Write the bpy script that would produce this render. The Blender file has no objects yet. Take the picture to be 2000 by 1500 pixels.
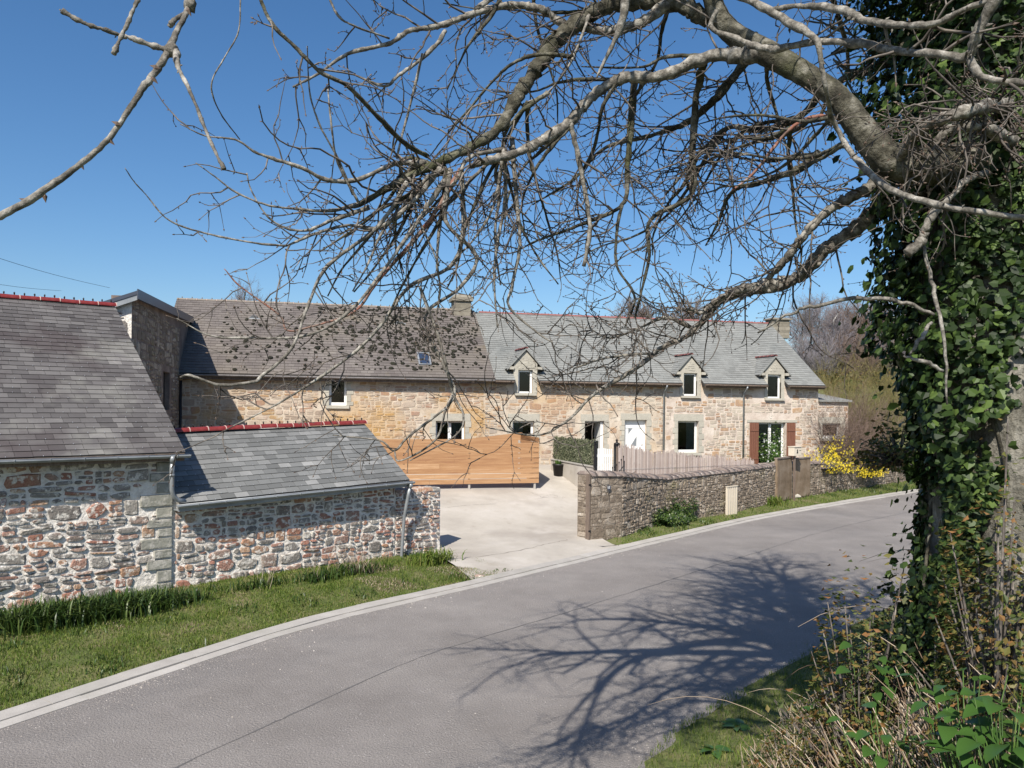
import bpy, math, random
import numpy as np
from math import radians as R, sin, cos, pi, sqrt, atan2
from mathutils import Vector, Matrix
sc = bpy.context.scene
col = sc.collection
# ---------------- camera ----------------
F, CX, CY, ROLL, HC = 1520.0, 1000.0, 788.0, 0.010, 3.9
cam = bpy.data.objects.new("camera", bpy.data.cameras.new("camera")); col.objects.link(cam); sc.camera = cam
cam.location = (0, 0, HC); cam.rotation_euler = (R(90), -ROLL, 0)
cam.data.sensor_width = 36; cam.data.lens = 36 * F / 2000; cam.data.shift_y = (CY - 750) / 2000
cam.data.clip_start = 0.05; cam.data.clip_end = 2000
# ---------------- sky and sun ----------------
SUN = Vector((-0.30, -0.954, 1.0)).normalized()          # direction towards the sun
SUN_EL = math.asin(SUN.z); SUN_ROT = atan2(SUN.x, SUN.y)
w = bpy.data.worlds.new("World"); sc.world = w; w.use_nodes = True
nt = w.node_tree; sky = nt.nodes.new('ShaderNodeTexSky'); sky.sky_type = 'NISHITA'; sky.sun_disc = False
sky.sun_elevation = SUN_EL; sky.sun_rotation = SUN_ROT; sky.air_density = 1.0; sky.dust_density = 1.0; sky.ozone_density = 4.5
sky.altitude = 60
bg = nt.nodes['Background']; hs = nt.nodes.new('ShaderNodeHueSaturation'); hs.inputs['Saturation'].default_value = 1.18
nt.links.new(sky.outputs[0], hs.inputs['Color']); nt.links.new(hs.outputs[0], bg.inputs[0]); bg.inputs[1].default_value = 0.098
sun = bpy.data.objects.new("sun", bpy.data.lights.new("sun", 'SUN')); col.objects.link(sun)
sun.data.energy = 5.0; sun.data.angle = R(0.53); sun.data.color = (1.0, 0.935, 0.84)
sun.rotation_euler = SUN.to_track_quat('Z', 'Y').to_euler()
sc.view_settings.view_transform = 'Standard'; sc.view_settings.look = 'None'; sc.view_settings.exposure = 0.46; sc.view_settings.gamma = 1
sc.cycles.max_bounces = 5; sc.cycles.diffuse_bounces = 2; sc.cycles.glossy_bounces = 2; sc.cycles.transparent_max_bounces = 8
rnd = random.Random(7)

# ---------------- picture -> world helpers (only used to measure the place) ----------------
CR, SR = cos(ROLL), sin(ROLL)
def ray(px, py):
    u = (px - CX) / F; v = (CY - py) / F
    return (u * CR - v * SR, u * SR + v * CR)
def pix(px, py, Y):
    a, b = ray(px, py); return Vector((a * Y, Y, HC + b * Y))
def pg(px, py, z=0.0):
    a, b = ray(px, py); Y = (z - HC) / b; return Vector((a * Y, Y, z))

class Frame:
    """local frame of a straight building front: x along it, y away from the road, z up"""
    def __init__(s, ox, oy, oz, ang):
        s.o = Vector((ox, oy, oz)); s.ang = ang
        s.d = Vector((cos(ang), sin(ang), 0)); s.n = Vector((-sin(ang), cos(ang), 0))
    def uz(s, px, py, w=0.0):
        a, b = ray(px, py); D = Vector((a, 1, b)); C = Vector((0, 0, HC))
        t = ((s.o + s.n * w - C).dot(s.n)) / D.dot(s.n); P = C + D * t - s.o
        return P.dot(s.d), P.z
    def wz(s, px, py, u):
        a, b = ray(px, py); D = Vector((a, 1, b)); C = Vector((0, 0, HC))
        t = ((s.o + s.d * u - C).dot(s.d)) / D.dot(s.d); P = C + D * t - s.o
        return P.dot(s.n), P.z
    def u(s, px, w=0.0): return s.uz(px, 800, w)[0]
    def loc(s, P): Q = P - s.o; return Vector((Q.dot(s.d), Q.dot(s.n), Q.z))

# ---------------- object helpers ----------------
def tag(o, label=None, cat=None, group=None, kind=None):
    if label: o['label'] = label
    if cat: o['category'] = cat
    if group: o['group'] = group
    if kind: o['kind'] = kind
    return o
def empty(name, fr=None, loc=(0, 0, 0), ang=0.0):
    o = bpy.data.objects.new(name, None); col.objects.link(o); o.empty_display_size = 0.1
    if fr is not None: loc = fr.o; ang = fr.ang
    o.location = loc; o.rotation_euler = (0, 0, ang); return o
class MB:
    def __init__(s): s.v = []; s.f = []; s.m = []; s.sm = []
    def add(s, vs, fs, mi=0, smooth=False):
        b = len(s.v); s.v.extend(tuple(x) for x in vs)
        for f in fs: s.f.append(tuple(b + i for i in f)); s.m.append(mi); s.sm.append(smooth)
    def box(s, x0, x1, y0, y1, z0, z1, mi=0):
        s.add([(x0, y0, z0), (x1, y0, z0), (x1, y1, z0), (x0, y1, z0), (x0, y0, z1), (x1, y0, z1), (x1, y1, z1), (x0, y1, z1)],
              [(0, 3, 2, 1), (4, 5, 6, 7), (0, 1, 5, 4), (1, 2, 6, 5), (2, 3, 7, 6), (3, 0, 4, 7)], mi)
    def hexa(s, bot, top, mi=0):      # 4 bottom + 4 top points
        s.add(list(bot) + list(top), [(0, 3, 2, 1), (4, 5, 6, 7), (0, 1, 5, 4), (1, 2, 6, 5), (2, 3, 7, 6), (3, 0, 4, 7)], mi)
    def prism(s, poly, off, mi=0):     # polygon extruded by vector
        n = len(poly); P = [Vector(p) for p in poly]; Q = [p + Vector(off) for p in P]
        s.add(P + Q, [tuple(range(n))[::-1], tuple(range(n, 2 * n))] + [(i, (i + 1) % n, n + (i + 1) % n, n + i) for i in range(n)], mi)
    def tube(s, pts, rad, n=6, mi=0, smooth=True, cap=True):
        pts = [Vector(p) for p in pts]; L = len(pts)
        if not hasattr(rad, '__len__'): rad = [rad] * L
        t0 = (pts[1] - pts[0]).normalized()
        a = t0.orthogonal().normalized(); vs = []
        for i in range(L):
            t = (pts[min(i + 1, L - 1)] - pts[max(i - 1, 0)])
            t = t.normalized() if t.length > 1e-9 else t0
            a = (a - t * a.dot(t)); a = a.normalized() if a.length > 1e-6 else t.orthogonal().normalized()
            b = t.cross(a)
            for k in range(n):
                g = 2 * pi * k / n; vs.append(pts[i] + (a * cos(g) + b * sin(g)) * rad[i])
        fs = [(i * n + k, i * n + (k + 1) % n, (i + 1) * n + (k + 1) % n, (i + 1) * n + k) for i in range(L - 1) for k in range(n)]
        if cap: fs += [tuple(range(n))[::-1], tuple((L - 1) * n + k for k in range(n))]
        s.add(vs, fs, mi, smooth)
    def blob(s, c, r, sx=1, sy=1, sz=1, seg=8, rings=5, jit=.12, mi=0, rn=rnd, smooth=True):
        c = Vector(c); vs = [c + Vector((0, 0, r * sz))]
        for i in range(1, rings):
            th = pi * i / rings
            for k in range(seg):
                q = r * (1 + rn.uniform(-jit, jit)); ph = 2 * pi * k / seg
                vs.append(c + Vector((q * sin(th) * cos(ph) * sx, q * sin(th) * sin(ph) * sy, q * cos(th) * sz)))
        vs.append(c + Vector((0, 0, -r * sz))); fs = []
        for k in range(seg): fs.append((0, 1 + k, 1 + (k + 1) % seg))
        for i in range(rings - 2):
            for k in range(seg):
                a = 1 + i * seg + k; b = 1 + i * seg + (k + 1) % seg; fs.append((a, a + seg, b + seg, b))
        e = len(vs) - 1; base = 1 + (rings - 2) * seg
        for k in range(seg): fs.append((e, base + (k + 1) % seg, base + k))
        s.add(vs, fs, mi, smooth)
    def build(s, name, mats, parent=None, loc=None):
        if not isinstance(mats, (list, tuple)): mats = [mats]
        me = bpy.data.meshes.new(name); me.from_pydata(s.v, [], s.f)
        for m in mats: me.materials.append(m)
        me.polygons.foreach_set('material_index', s.m); me.polygons.foreach_set('use_smooth', s.sm); me.update()
        o = bpy.data.objects.new(name, me); col.objects.link(o)
        if parent is not None: o.parent = parent
        if loc is not None: o.location = loc
        return o
def dup(o, parent=None, loc=None):
    c = o.copy(); col.objects.link(c)
    if parent is not None: c.parent = parent
    if loc is not None: c.location = loc
    return c

# ---------------- materials ----------------
def mat(name, ramp, isl=0.0, scale=3.0, detail=6.0, rough=0.85, bump=0.0, bscale=None, dist=0.02, patch=None, stretch=None,
        speck=None, spec=0.3, grain=0.0, trans=0.0, vor=None, interp='LINEAR', metallic=0.0, streak=None):
    """ramp: colours over isl*random-per-island + (1-isl)*noise; patch: (colour, scale, lo, hi) large soft patches;
       speck: (colour, scale, threshold) small marks; grain: brightness grain"""
    m = bpy.data.materials.new(name); m.use_nodes = True; t = m.node_tree; N = t.nodes; L = t.links
    b = N['Principled BSDF']; b.inputs['Roughness'].default_value = rough; b.inputs['Specular IOR Level'].default_value = spec
    b.inputs['Metallic'].default_value = metallic
    tc = N.new('ShaderNodeTexCoord'); src = tc.outputs['Object']
    if stretch:
        mp = N.new('ShaderNodeMapping'); mp.inputs['Scale'].default_value = stretch; L.new(src, mp.inputs[0]); st = mp.outputs[0]
    else: st = src
    def noise(sc_, det, s=src):
        n = N.new('ShaderNodeTexNoise'); n.inputs['Scale'].default_value = sc_; n.inputs['Detail'].default_value = det
        n.inputs['Roughness'].default_value = 0.62; L.new(s, n.inputs['Vector']); return n.outputs['Fac']
    def mapr(x, a0, a1, b0, b1):
        r = N.new('ShaderNodeMapRange'); r.clamp = True
        for i, q in zip((1, 2, 3, 4), (a0, a1, b0, b1)): r.inputs[i].default_value = q
        L.new(x, r.inputs[0]); return r.outputs[0]
    def mul(x, k):
        q = N.new('ShaderNodeMath'); q.operation = 'MULTIPLY'; L.new(x, q.inputs[0])
        if isinstance(k, float): q.inputs[1].default_value = k
        else: L.new(k, q.inputs[1])
        return q.outputs[0]
    def add(x, y):
        q = N.new('ShaderNodeMath'); q.operation = 'ADD'; L.new(x, q.inputs[0]); L.new(y, q.inputs[1]); return q.outputs[0]
    n1 = mapr(noise(scale, detail, st), 0.3, 0.7, 0, 1); fac = n1
    if isl > 0:
        g = N.new('ShaderNodeNewGeometry'); fac = add(mul(g.outputs['Random Per Island'], float(isl)), mul(n1, float(1 - isl)))
    cr = N.new('ShaderNodeValToRGB'); e = cr.color_ramp.elements; cr.color_ramp.interpolation = interp
    while len(e) < len(ramp): e.new(0.5)
    for i, (p, c) in enumerate(ramp): e[i].position = p; e[i].color = (*c, 1)
    L.new(fac, cr.inputs[0]); c = cr.outputs[0]
    def mix(f, A, B):
        x = N.new('ShaderNodeMix'); x.data_type = 'RGBA'; L.new(f, x.inputs[0]); L.new(A, x.inputs[6])
        if isinstance(B, tuple): x.inputs[7].default_value = (*B, 1)
        else: L.new(B, x.inputs[7])
        return x.outputs[2]
    for p in ([patch] if patch and not isinstance(patch, list) else (patch or [])):
        f = mapr(noise(p[1], 4.0, st if len(p) > 5 else src), p[2], p[3], 0, p[4] if len(p) > 4 else 1.0); c = mix(f, c, p[0])
    if speck:
        v = N.new('ShaderNodeTexVoronoi'); v.inputs['Scale'].default_value = speck[1]; L.new(src, v.inputs['Vector'])
        f = mapr(v.outputs['Distance'], speck[2] * .6, speck[2], 1, 0)
        n2 = mapr(noise(speck[1] * .15, 2.0), 0.45, 0.6, 0, 1); c = mix(mul(f, n2), c, speck[0])
    if grain > 0:
        x = N.new('ShaderNodeMix'); x.data_type = 'RGBA'; x.blend_type = 'MULTIPLY'; x.inputs[0].default_value = 1.0
        L.new(c, x.inputs[6]); L.new(mapr(noise(60.0 if not bscale else bscale * 2.0, 8.0), .25, .75, 1 - grain, 1 + grain), x.inputs[7]); c = x.outputs[2]
    L.new(c, b.inputs['Base Color'])
    if bump > 0:
        bp = N.new('ShaderNodeBump'); bp.inputs['Strength'].default_value = bump; bp.inputs['Distance'].default_value = dist
        L.new(noise(bscale or 20.0, 8.0), bp.inputs['Height']); L.new(bp.outputs[0], b.inputs['Normal'])
    if trans > 0:
        tr = N.new('ShaderNodeBsdfTranslucent'); L.new(c, tr.inputs[0]); ms = N.new('ShaderNodeMixShader'); ms.inputs[0].default_value = trans
        L.new(b.outputs[0], ms.inputs[1]); L.new(tr.outputs[0], ms.inputs[2]); L.new(ms.outputs[0], N['Material Output'].inputs[0])
    return m
def flat(name, c, rough=0.5, spec=0.4, metallic=0.0, var=0.12):
    return mat(name, [(0, tuple(x * (1 - var) for x in c)), (1, tuple(min(1, x * (1 + var)) for x in c))], rough=rough, spec=spec, metallic=metallic, scale=4.0)
def glass(name):
    m = bpy.data.materials.new(name); m.use_nodes = True; N = m.node_tree.nodes; L = m.node_tree.links; N.remove(N['Principled BSDF'])
    t = N.new('ShaderNodeBsdfTransparent'); t.inputs[0].default_value = (.55, .6, .6, 1); g = N.new('ShaderNodeBsdfGlossy'); g.inputs['Roughness'].default_value = .03
    f = N.new('ShaderNodeFresnel'); f.inputs[0].default_value = 1.5; x = N.new('ShaderNodeMixShader')
    L.new(f.outputs[0], x.inputs[0]); L.new(t.outputs[0], x.inputs[1]); L.new(g.outputs[0], x.inputs[2]); L.new(x.outputs[0], N['Material Output'].inputs[0]); return m

M = {}
M['mortar'] = mat('lime_mortar', [(0, (.54, .50, .45)), (.5, (.72, .68, .62)), (1, (.80, .76, .70))], scale=5, bump=1.0, bscale=11, dist=.05, grain=.2, rough=.95)
M['stone_near'] = mat('rubble_stone', [(0, (.13, .115, .105)), (.2, (.24, .22, .20)), (.38, (.33, .305, .27)), (.48, (.21, .18, .16)), (.58, (.36, .24, .19)), (.72, (.32, .15, .11)), (.88, (.40, .25, .16)), (1, (.47, .42, .35))],
    isl=.84, scale=7, bump=1.0, bscale=20, dist=.04, grain=.32, rough=.9, patch=[((.24, .22, .20), .9, .5, .7, .5), ((.70, .66, .60), 9.0, .52, .60, .85)])
M['mortar_far'] = mat('warm_mortar', [(0, (.38, .30, .225)), (.5, (.50, .42, .33)), (1, (.60, .53, .44))], scale=2.2, bump=.5, bscale=9, dist=.03, grain=.12, rough=.95,
    patch=((.46, .29, .12), .30, .50, .64, .7))
M['stone_far'] = mat('farmhouse_stone', [(0, (.26, .20, .155)), (.3, (.40, .32, .25)), (.55, (.48, .40, .32)), (.75, (.34, .21, .15)), (.88, (.40, .27, .14)), (1, (.50, .45, .38))],
    isl=.8, scale=4, bump=.6, bscale=16, dist=.02, grain=.18, rough=.92, patch=((.46, .27, .075), .30, .50, .63, .62))
M['stone_far_b'] = mat('farmhouse_stone_right', [(0, (.28, .23, .19)), (.3, (.43, .37, .30)), (.6, (.51, .45, .365)), (.76, (.34, .23, .165)), (.86, (.42, .28, .17)), (1, (.54, .48, .41))],
    isl=.8, scale=4, bump=.6, bscale=16, dist=.02, grain=.18, rough=.92, patch=((.40, .22, .11), .22, .56, .68, .5))
M['mortar_far_b'] = mat('pale_mortar', [(0, (.42, .34, .28)), (.5, (.55, .47, .40)), (1, (.64, .57, .50))], scale=2.2, bump=.5, bscale=9, dist=.03, grain=.12, rough=.95,
    patch=((.45, .32, .17), .3, .55, .7, .5))
M['dressed'] = mat('dressed_grey_stone', [(0, (.33, .31, .26)), (1, (.48, .45, .38))], isl=.5, scale=5, bump=.5, bscale=18, grain=.15, rough=.9)
M['mortar_wall'] = mat('weathered_wall_render', [(0, (.12, .095, .07)), (.5, (.21, .17, .13)), (1, (.33, .285, .23))], scale=6, bump=1.0, bscale=10, dist=.05, grain=.25, rough=.95,
    speck=((.5, .47, .42), 5.0, .22))
M['stone_wall'] = mat('mossy_wall_stone', [(0, (.11, .085, .065)), (.35, (.20, .16, .12)), (.6, (.28, .23, .18)), (.85, (.40, .345, .28)), (1, (.54, .50, .44))], isl=.6, scale=6, bump=1.0, bscale=18, dist=.03, grain=.3, rough=.95,
    patch=((.16, .15, .07), 1.1, .55, .7, .6), speck=((.56, .53, .48), 7.0, .2))
M['slate_barn'] = mat('old_barn_slate', [(0, (.055, .050, .050)), (.45, (.105, .098, .096)), (.8, (.140, .132, .128)), (.92, (.19, .18, .172)), (1, (.29, .28, .26))], isl=.66, scale=.6, bump=.4, bscale=30, dist=.01, grain=.14, rough=.8, spec=.3,
    patch=[((.065, .052, .052), .38, .48, .60, .75), ((.235, .23, .205), .55, .53, .66, .6)])
M['slate_lean'] = mat('blue_grey_slate', [(0, (.105, .107, .104)), (.5, (.155, .158, .154)), (.8, (.19, .192, .187)), (.90, (.235, .235, .228)), (1, (.31, .31, .30))], isl=.82, scale=1.2, bump=.3, bscale=30, dist=.01, grain=.12, rough=.78, spec=.3)
M['slate_a'] = mat('brown_lichened_slate', [(0, (.098, .084, .078)), (.5, (.142, .124, .114)), (.85, (.185, .165, .150)), (1, (.25, .225, .20))], isl=.4, scale=.7, bump=.3, bscale=25, dist=.01, grain=.16, rough=.75,
    patch=[((.15, .13, .105), .35, .45, .62, .7), ((.19, .155, .09), .55, .62, .74, .5)])
M['slate_b'] = mat('light_grey_slate', [(0, (.165, .168, .158)), (.5, (.225, .228, .215)), (.85, (.245, .250, .236)), (1, (.30, .30, .28))], isl=.5, scale=.9, bump=.3, bscale=25, dist=.01, grain=.14, rough=.7,
    patch=((.13, .14, .135), .5, .52, .72, .5))
M['under'] = flat('roof_underlay', (.05, .045, .04), .9)
M['red_tile'] = mat('glazed_red_tile', [(0, (.11, .014, .013)), (.6, (.18, .024, .021)), (1, (.25, .05, .042))], isl=.4, scale=5, rough=.32, spec=.5, bump=.15, bscale=10)
M['red_old'] = mat('faded_red_tile', [(0, (.16, .05, .045)), (1, (.30, .13, .12))], isl=.6, scale=6, rough=.8)
M['grey_tile'] = mat('grey_brown_tile', [(0, (.13, .10, .085)), (1, (.27, .24, .20))], isl=.5, scale=5, rough=.9)
M['joint'] = flat('tile_mortar', (.46, .33, .29), .95)
M['zinc'] = mat('weathered_zinc', [(0, (.21, .225, .24)), (1, (.36, .38, .39))], scale=2, rough=.45, spec=.5, metallic=.35, grain=.08)
M['hook'] = flat('steel_hook', (.75, .75, .75), .3, .6, .6)
M['white'] = flat('white_paint', (.78, .78, .76), .45, .4, 0, .04)
M['darkfascia'] = flat('dark_blue_fascia', (.05, .06, .085), .4)
M['black'] = flat('black_paint', (.012, .012, .013), .5)
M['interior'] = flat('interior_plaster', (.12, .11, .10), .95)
M['curtain'] = flat('grey_curtain', (.45, .46, .45), .9)
M['glass'] = glass('window_glass')
M['shutter'] = mat('red_brown_shutter', [(0, (.13, .055, .035)), (1, (.22, .10, .065))], scale=3, stretch=(8, 8, .6), rough=.6)
M['plank'] = mat('larch_planks', [(0, (.24, .115, .06)), (.45, (.36, .20, .098)), (.8, (.45, .275, .15)), (1, (.56, .38, .23))], isl=.45, scale=2.2, stretch=(.5, 3, 9), detail=8, rough=.7, grain=.12, speck=((.22, .09, .04), 3.2, .07), bump=.2, bscale=30)
M['oldwood'] = mat('grey_weathered_wood', [(0, (.10, .075, .06)), (1, (.22, .17, .135))], scale=3, stretch=(8, 8, 1), rough=.9, grain=.2)
M['concrete'] = mat('yard_concrete', [(0, (.34, .31, .27)), (.5, (.42, .385, .335)), (1, (.49, .455, .41))], scale=.5, detail=10, bump=.3, bscale=25, dist=.01, grain=.10, rough=.93,
    patch=[((.28, .25, .22), .35, .5, .66, .6), ((.54, .50, .46), .6, .58, .7, .5), ((.30, .265, .22), 1.7, .60, .72, .5)])
M['kerb'] = mat('kerb_concrete', [(0, (.31, .29, .265)), (1, (.45, .425, .39))], isl=.4, scale=3, bump=.3, bscale=40, dist=.01, grain=.14, rough=.93, patch=((.30, .29, .25), 1.2, .52, .7, .5))
M['asphalt'] = mat('old_asphalt', [(0, (.19, .173, .160)), (.5, (.236, .216, .201)), (1, (.285, .262, .243))], scale=.45, detail=10, bump=1.0, bscale=34, dist=.03, grain=.42, rough=.88,
    patch=[((.14, .134, .132), .22, .5, .68, .5), ((.30, .272, .26), 1.3, .60, .72, .35)], speck=((.44, .42, .40), 26.0, .2))
M['soil'] = mat('verge_soil', [(0, (.05, .065, .02)), (.4, (.095, .115, .032)), (.7, (.15, .14, .06)), (1, (.22, .17, .11))], scale=1.6, detail=10, bump=.8, bscale=18, dist=.04, grain=.3, rough=1,
    patch=((.13, .15, .055), .06, .42, .6, .6))

M['moss'] = mat('roof_moss', [(0, (.010, .010, .008)), (1, (.035, .034, .022))], isl=.5, scale=20, rough=1, bump=.8, bscale=60)
M['skyglass'] = flat('dark_roof_glass', (.03, .045, .08), .08, .6)
M['oldzinc'] = mat('dull_zinc', [(0, (.17, .16, .16)), (1, (.30, .28, .28))], scale=2, rough=.6, spec=.4, metallic=.2)
M['mortar_wing_shade'] = mat('shaded_wing_render', [(0, (.11, .085, .07)), (.5, (.18, .14, .12)), (1, (.27, .22, .19))], scale=1.4, bump=.6, bscale=9, grain=.2, rough=.95)  # wing side wall: its shade is put into this darker brown
def leafm(name, ramp, rough=.5, trans=.25, spec=.4): return mat(name, ramp, isl=.85, scale=1.5, rough=rough, trans=trans, spec=spec)
M['hedge'] = leafm('hedge_screen_leaf', [(0, (.05, .065, .035)), (.5, (.12, .14, .075)), (.8, (.25, .26, .16)), (1, (.38, .37, .28))], .7, .1)
M['hedge_back'] = flat('hedge_screen_net', (.05, .06, .035), .9)
M['reed'] = mat('split_reed', [(0, (.28, .215, .19)), (.5, (.44, .36, .32)), (1, (.60, .52, .47))], isl=.8, scale=4, rough=.9)
M['potblack'] = flat('dark_pot', (.02, .018, .017), .5)
M['coping'] = mat('lichened_coping', [(0, (.11, .085, .075)), (.5, (.20, .16, .14)), (1, (.33, .29, .25))], isl=.3, scale=4, bump=.9, bscale=22, dist=.02, grain=.25, rough=.95, speck=((.48, .45, .42), 7, .2))
M['brownpanel'] = mat('brown_stained_concrete', [(0, (.14, .10, .065)), (.5, (.21, .155, .105)), (1, (.29, .23, .17))], scale=2, bump=.4, bscale=25, grain=.2, rough=.95)
M['plaque'] = flat('dark_enamel', (.05, .06, .09), .3)
M['cream'] = flat('cream_panel', (.62, .55, .44), .6, .3, 0, .06)
M['leaf_green'] = leafm('fresh_leaf', [(0, (.03, .07, .012)), (.6, (.07, .14, .022)), (1, (.14, .22, .05))])
M['ivy'] = leafm('ivy_leaf', [(0, (.008, .018, .005)), (.5, (.022, .042, .010)), (.8, (.05, .085, .02)), (.93, (.10, .15, .035)), (1, (.20, .26, .08))], .5, .10, .25)
M['grass'] = leafm('grass_blade', [(0, (.055, .10, .014)), (.5, (.11, .17, .024)), (.8, (.19, .23, .045)), (1, (.33, .28, .13))], .6, .3, .3)
M['strap'] = leafm('strap_leaf', [(0, (.014, .035, .008)), (.6, (.045, .085, .016)), (1, (.12, .16, .035))], .4, .2)
M['dry'] = mat('dry_stem', [(0, (.10, .065, .045)), (.45, (.26, .19, .135)), (1, (.55, .47, .36))], isl=.85, scale=3, rough=.9)
M['bramble'] = leafm('bramble_leaf', [(0, (.025, .04, .010)), (.35, (.07, .095, .02)), (.6, (.15, .14, .035)), (.8, (.20, .12, .04)), (1, (.26, .11, .04))], .55, .25)
M['dock'] = leafm('broad_leaf', [(0, (.02, .05, .012)), (.6, (.05, .11, .022)), (1, (.09, .16, .035))], .35, .2)
M['bark'] = mat('oak_bark', [(0, (.022, .019, .014)), (.4, (.055, .051, .037)), (.62, (.105, .098, .074)), (1, (.28, .265, .225))], scale=9, detail=10, bump=1.0, bscale=26, dist=.03, grain=.3, rough=.95, patch=[((.085, .095, .035), 2.2, .52, .68, .65)])
M['bark_pale'] = mat('lichened_branch_bark', [(0, (.045, .04, .033)), (.38, (.125, .114, .097)), (.62, (.23, .213, .185)), (1, (.42, .40, .36))], scale=22, detail=8, bump=1.0, bscale=70, dist=.006, grain=.25, rough=.9)
M['twig'] = mat('twig_bark', [(0, (.04, .034, .030)), (.5, (.09, .078, .068)), (1, (.24, .21, .18))], scale=9, detail=6, rough=.85, grain=.2)
M['bud'] = flat('brown_bud', (.11, .075, .055), .6)
M['redtwig'] = mat('red_peeling_bark', [(0, (.16, .13, .11)), (.45, (.22, .13, .10)), (.7, (.24, .09, .06)), (1, (.42, .34, .29))], scale=10, rough=.7)
M['flower'] = flat('yellow_petal', (.75, .58, .02), .6)
M['far_twig'] = mat('far_twig', [(0, (.16, .145, .155)), (1, (.27, .25, .265))], isl=.5, scale=.3, rough=1)  # distance haze put into the twig colour, a pale bluish grey
M['far_brown'] = mat('far_brown_twig', [(0, (.15, .10, .08)), (1, (.25, .19, .155))], isl=.5, scale=.3, rough=1)
M['birch'] = flat('birch_bark', (.52, .50, .46), .8)
M['willow'] = leafm('yellow_green_twig', [(0, (.15, .13, .045)), (1, (.30, .26, .10))], .8, .2)

M['bark_trunk'] = mat('grey_oak_trunk_bark', [(0, (.055, .05, .04)), (.4, (.14, .13, .105)), (.65, (.24, .225, .19)), (1, (.40, .38, .335))], scale=6, detail=10, stretch=(1.6, 1.6, .45), bump=1.0, bscale=18, dist=.04, grain=.3, rough=.95)
M['chim'] = mat('grey_chimney_stone', [(0, (.15, .135, .105)), (1, (.31, .28, .225))], isl=.5, scale=6, bump=.5, bscale=20, grain=.2, rough=.95)

M['tar'] = flat('tar_joint', (.12, .115, .112), .8)
M['tar_light'] = flat('dirt_crack', (.19, .165, .14), .95)
M['grit'] = mat('pale_grit', [(0, (.22, .19, .17)), (.6, (.42, .38, .34)), (1, (.62, .58, .53))], isl=.9, scale=3, rough=.95)

M['quoin'] = mat('grey_quoin_stone', [(0, (.20, .20, .17)), (1, (.36, .35, .30))], isl=.5, scale=6, bump=.9, bscale=22, dist=.02, grain=.2, rough=.92, patch=((.55, .52, .47), 5.0, .5, .64, .7))
# ---------------- ground heights ----------------
def catmull(P, n=8):
    P = [Vector(p) for p in P]; Q = [P[0] * 2 - P[1]] + P + [P[-1] * 2 - P[-2]]; out = []
    for i in range(1, len(Q) - 2):
        a, b, c, d = Q[i - 1], Q[i], Q[i + 1], Q[i + 2]
        for k in range(n):
            t = k / n; out.append(0.5 * ((2 * b) + (c - a) * t + (2 * a - 5 * b + 4 * c - d) * t * t + (3 * b - a - 3 * c + d) * t ** 3))
    out.append(P[-1]); return out
EO = [pg(*p) for p in ((0, 1396), (300, 1300), (600, 1209), (900, 1141), (1110, 1092), (1290, 1050), (1500, 1004), (1800, 955))]
EO = [Vector((p.x, p.y, 0)) for p in EO]
d0 = (EO[0] - EO[1]).normalized(); d1 = (EO[-1] - EO[-2]).normalized()
EO = [EO[0] + d0 * 9] + EO + [EO[-1] + d1 * 12, EO[-1] + d1 * 45]
ROADW = 7.15
EL = catmull(EO, 10)
def offs(P, k):
    out = []
    for i in range(len(P)):
        t = (P[min(i + 1, len(P) - 1)] - P[max(i - 1, 0)]).normalized(); out.append(P[i] + Vector((t.y, -t.x, 0)) * k)
    return out
_A = np.array([(p.x, p.y) for p in EL]); _S = _A[:-1]; _D = _A[1:] - _A[:-1]; _LL = (_D ** 2).sum(1)
def dleft(x, y):
    """signed distance from the outer kerb edge; positive on the houses' side"""
    x = np.atleast_1d(np.asarray(x, float)); y = np.atleast_1d(np.asarray(y, float))
    px = x[:, None] - _S[:, 0]; py = y[:, None] - _S[:, 1]
    t = np.clip((px * _D[:, 0] + py * _D[:, 1]) / _LL, 0, 1)
    ex = px - t * _D[:, 0]; ey = py - t * _D[:, 1]; d2 = ex ** 2 + ey ** 2
    k = d2.argmin(1); r = np.arange(len(x)); s = np.sign(_D[k, 0] * py[r, k] - _D[k, 1] * px[r, k])
    return s * np.sqrt(d2[r, k])
HA = atan2(.2425, .970)
_p = pix(352, 728, 29.0)
FH = Frame(_p.x, _p.y, 1.2, HA)           # farmhouse
def sst(a, b, x): t = np.clip((x - a) / (b - a), 0, 1); return t * t * (3 - 2 * t)
def hgt(x, y):
    x = np.atleast_1d(np.asarray(x, float)); y = np.atleast_1d(np.asarray(y, float)); d = dleft(x, y)
    e = -((x - FH.o.x) * FH.n.x + (y - FH.o.y) * FH.n.y)
    A = np.clip(1 - (e - .3) / 9.8, 0, 1)
    z = 1.25 * A * sst(.6, 7.0, d) + .10 * sst(.1, 1.2, d)
    dr = -d - ROADW
    bank = 2.35 * sst(.7, 3.9, dr) + .04 * np.clip(dr, 0, 1)
    z = np.where(dr > 0, bank, z)
    z = z + 7.2 * sst(40, 78, y) * (d > 0) + 3.0 * sst(80, 200, y)
    return z
def h1(x, y): return float(hgt(x, y)[0])
def ghit(px, py):
    a, b = ray(px, py); lo = None
    ys = np.linspace(2, 120, 2400); z = HC + b * ys; g = hgt(a * ys, ys); k = np.argmax(z < g)
    Y = ys[k]; return Vector((a * Y, Y, float(g[k])))
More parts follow.
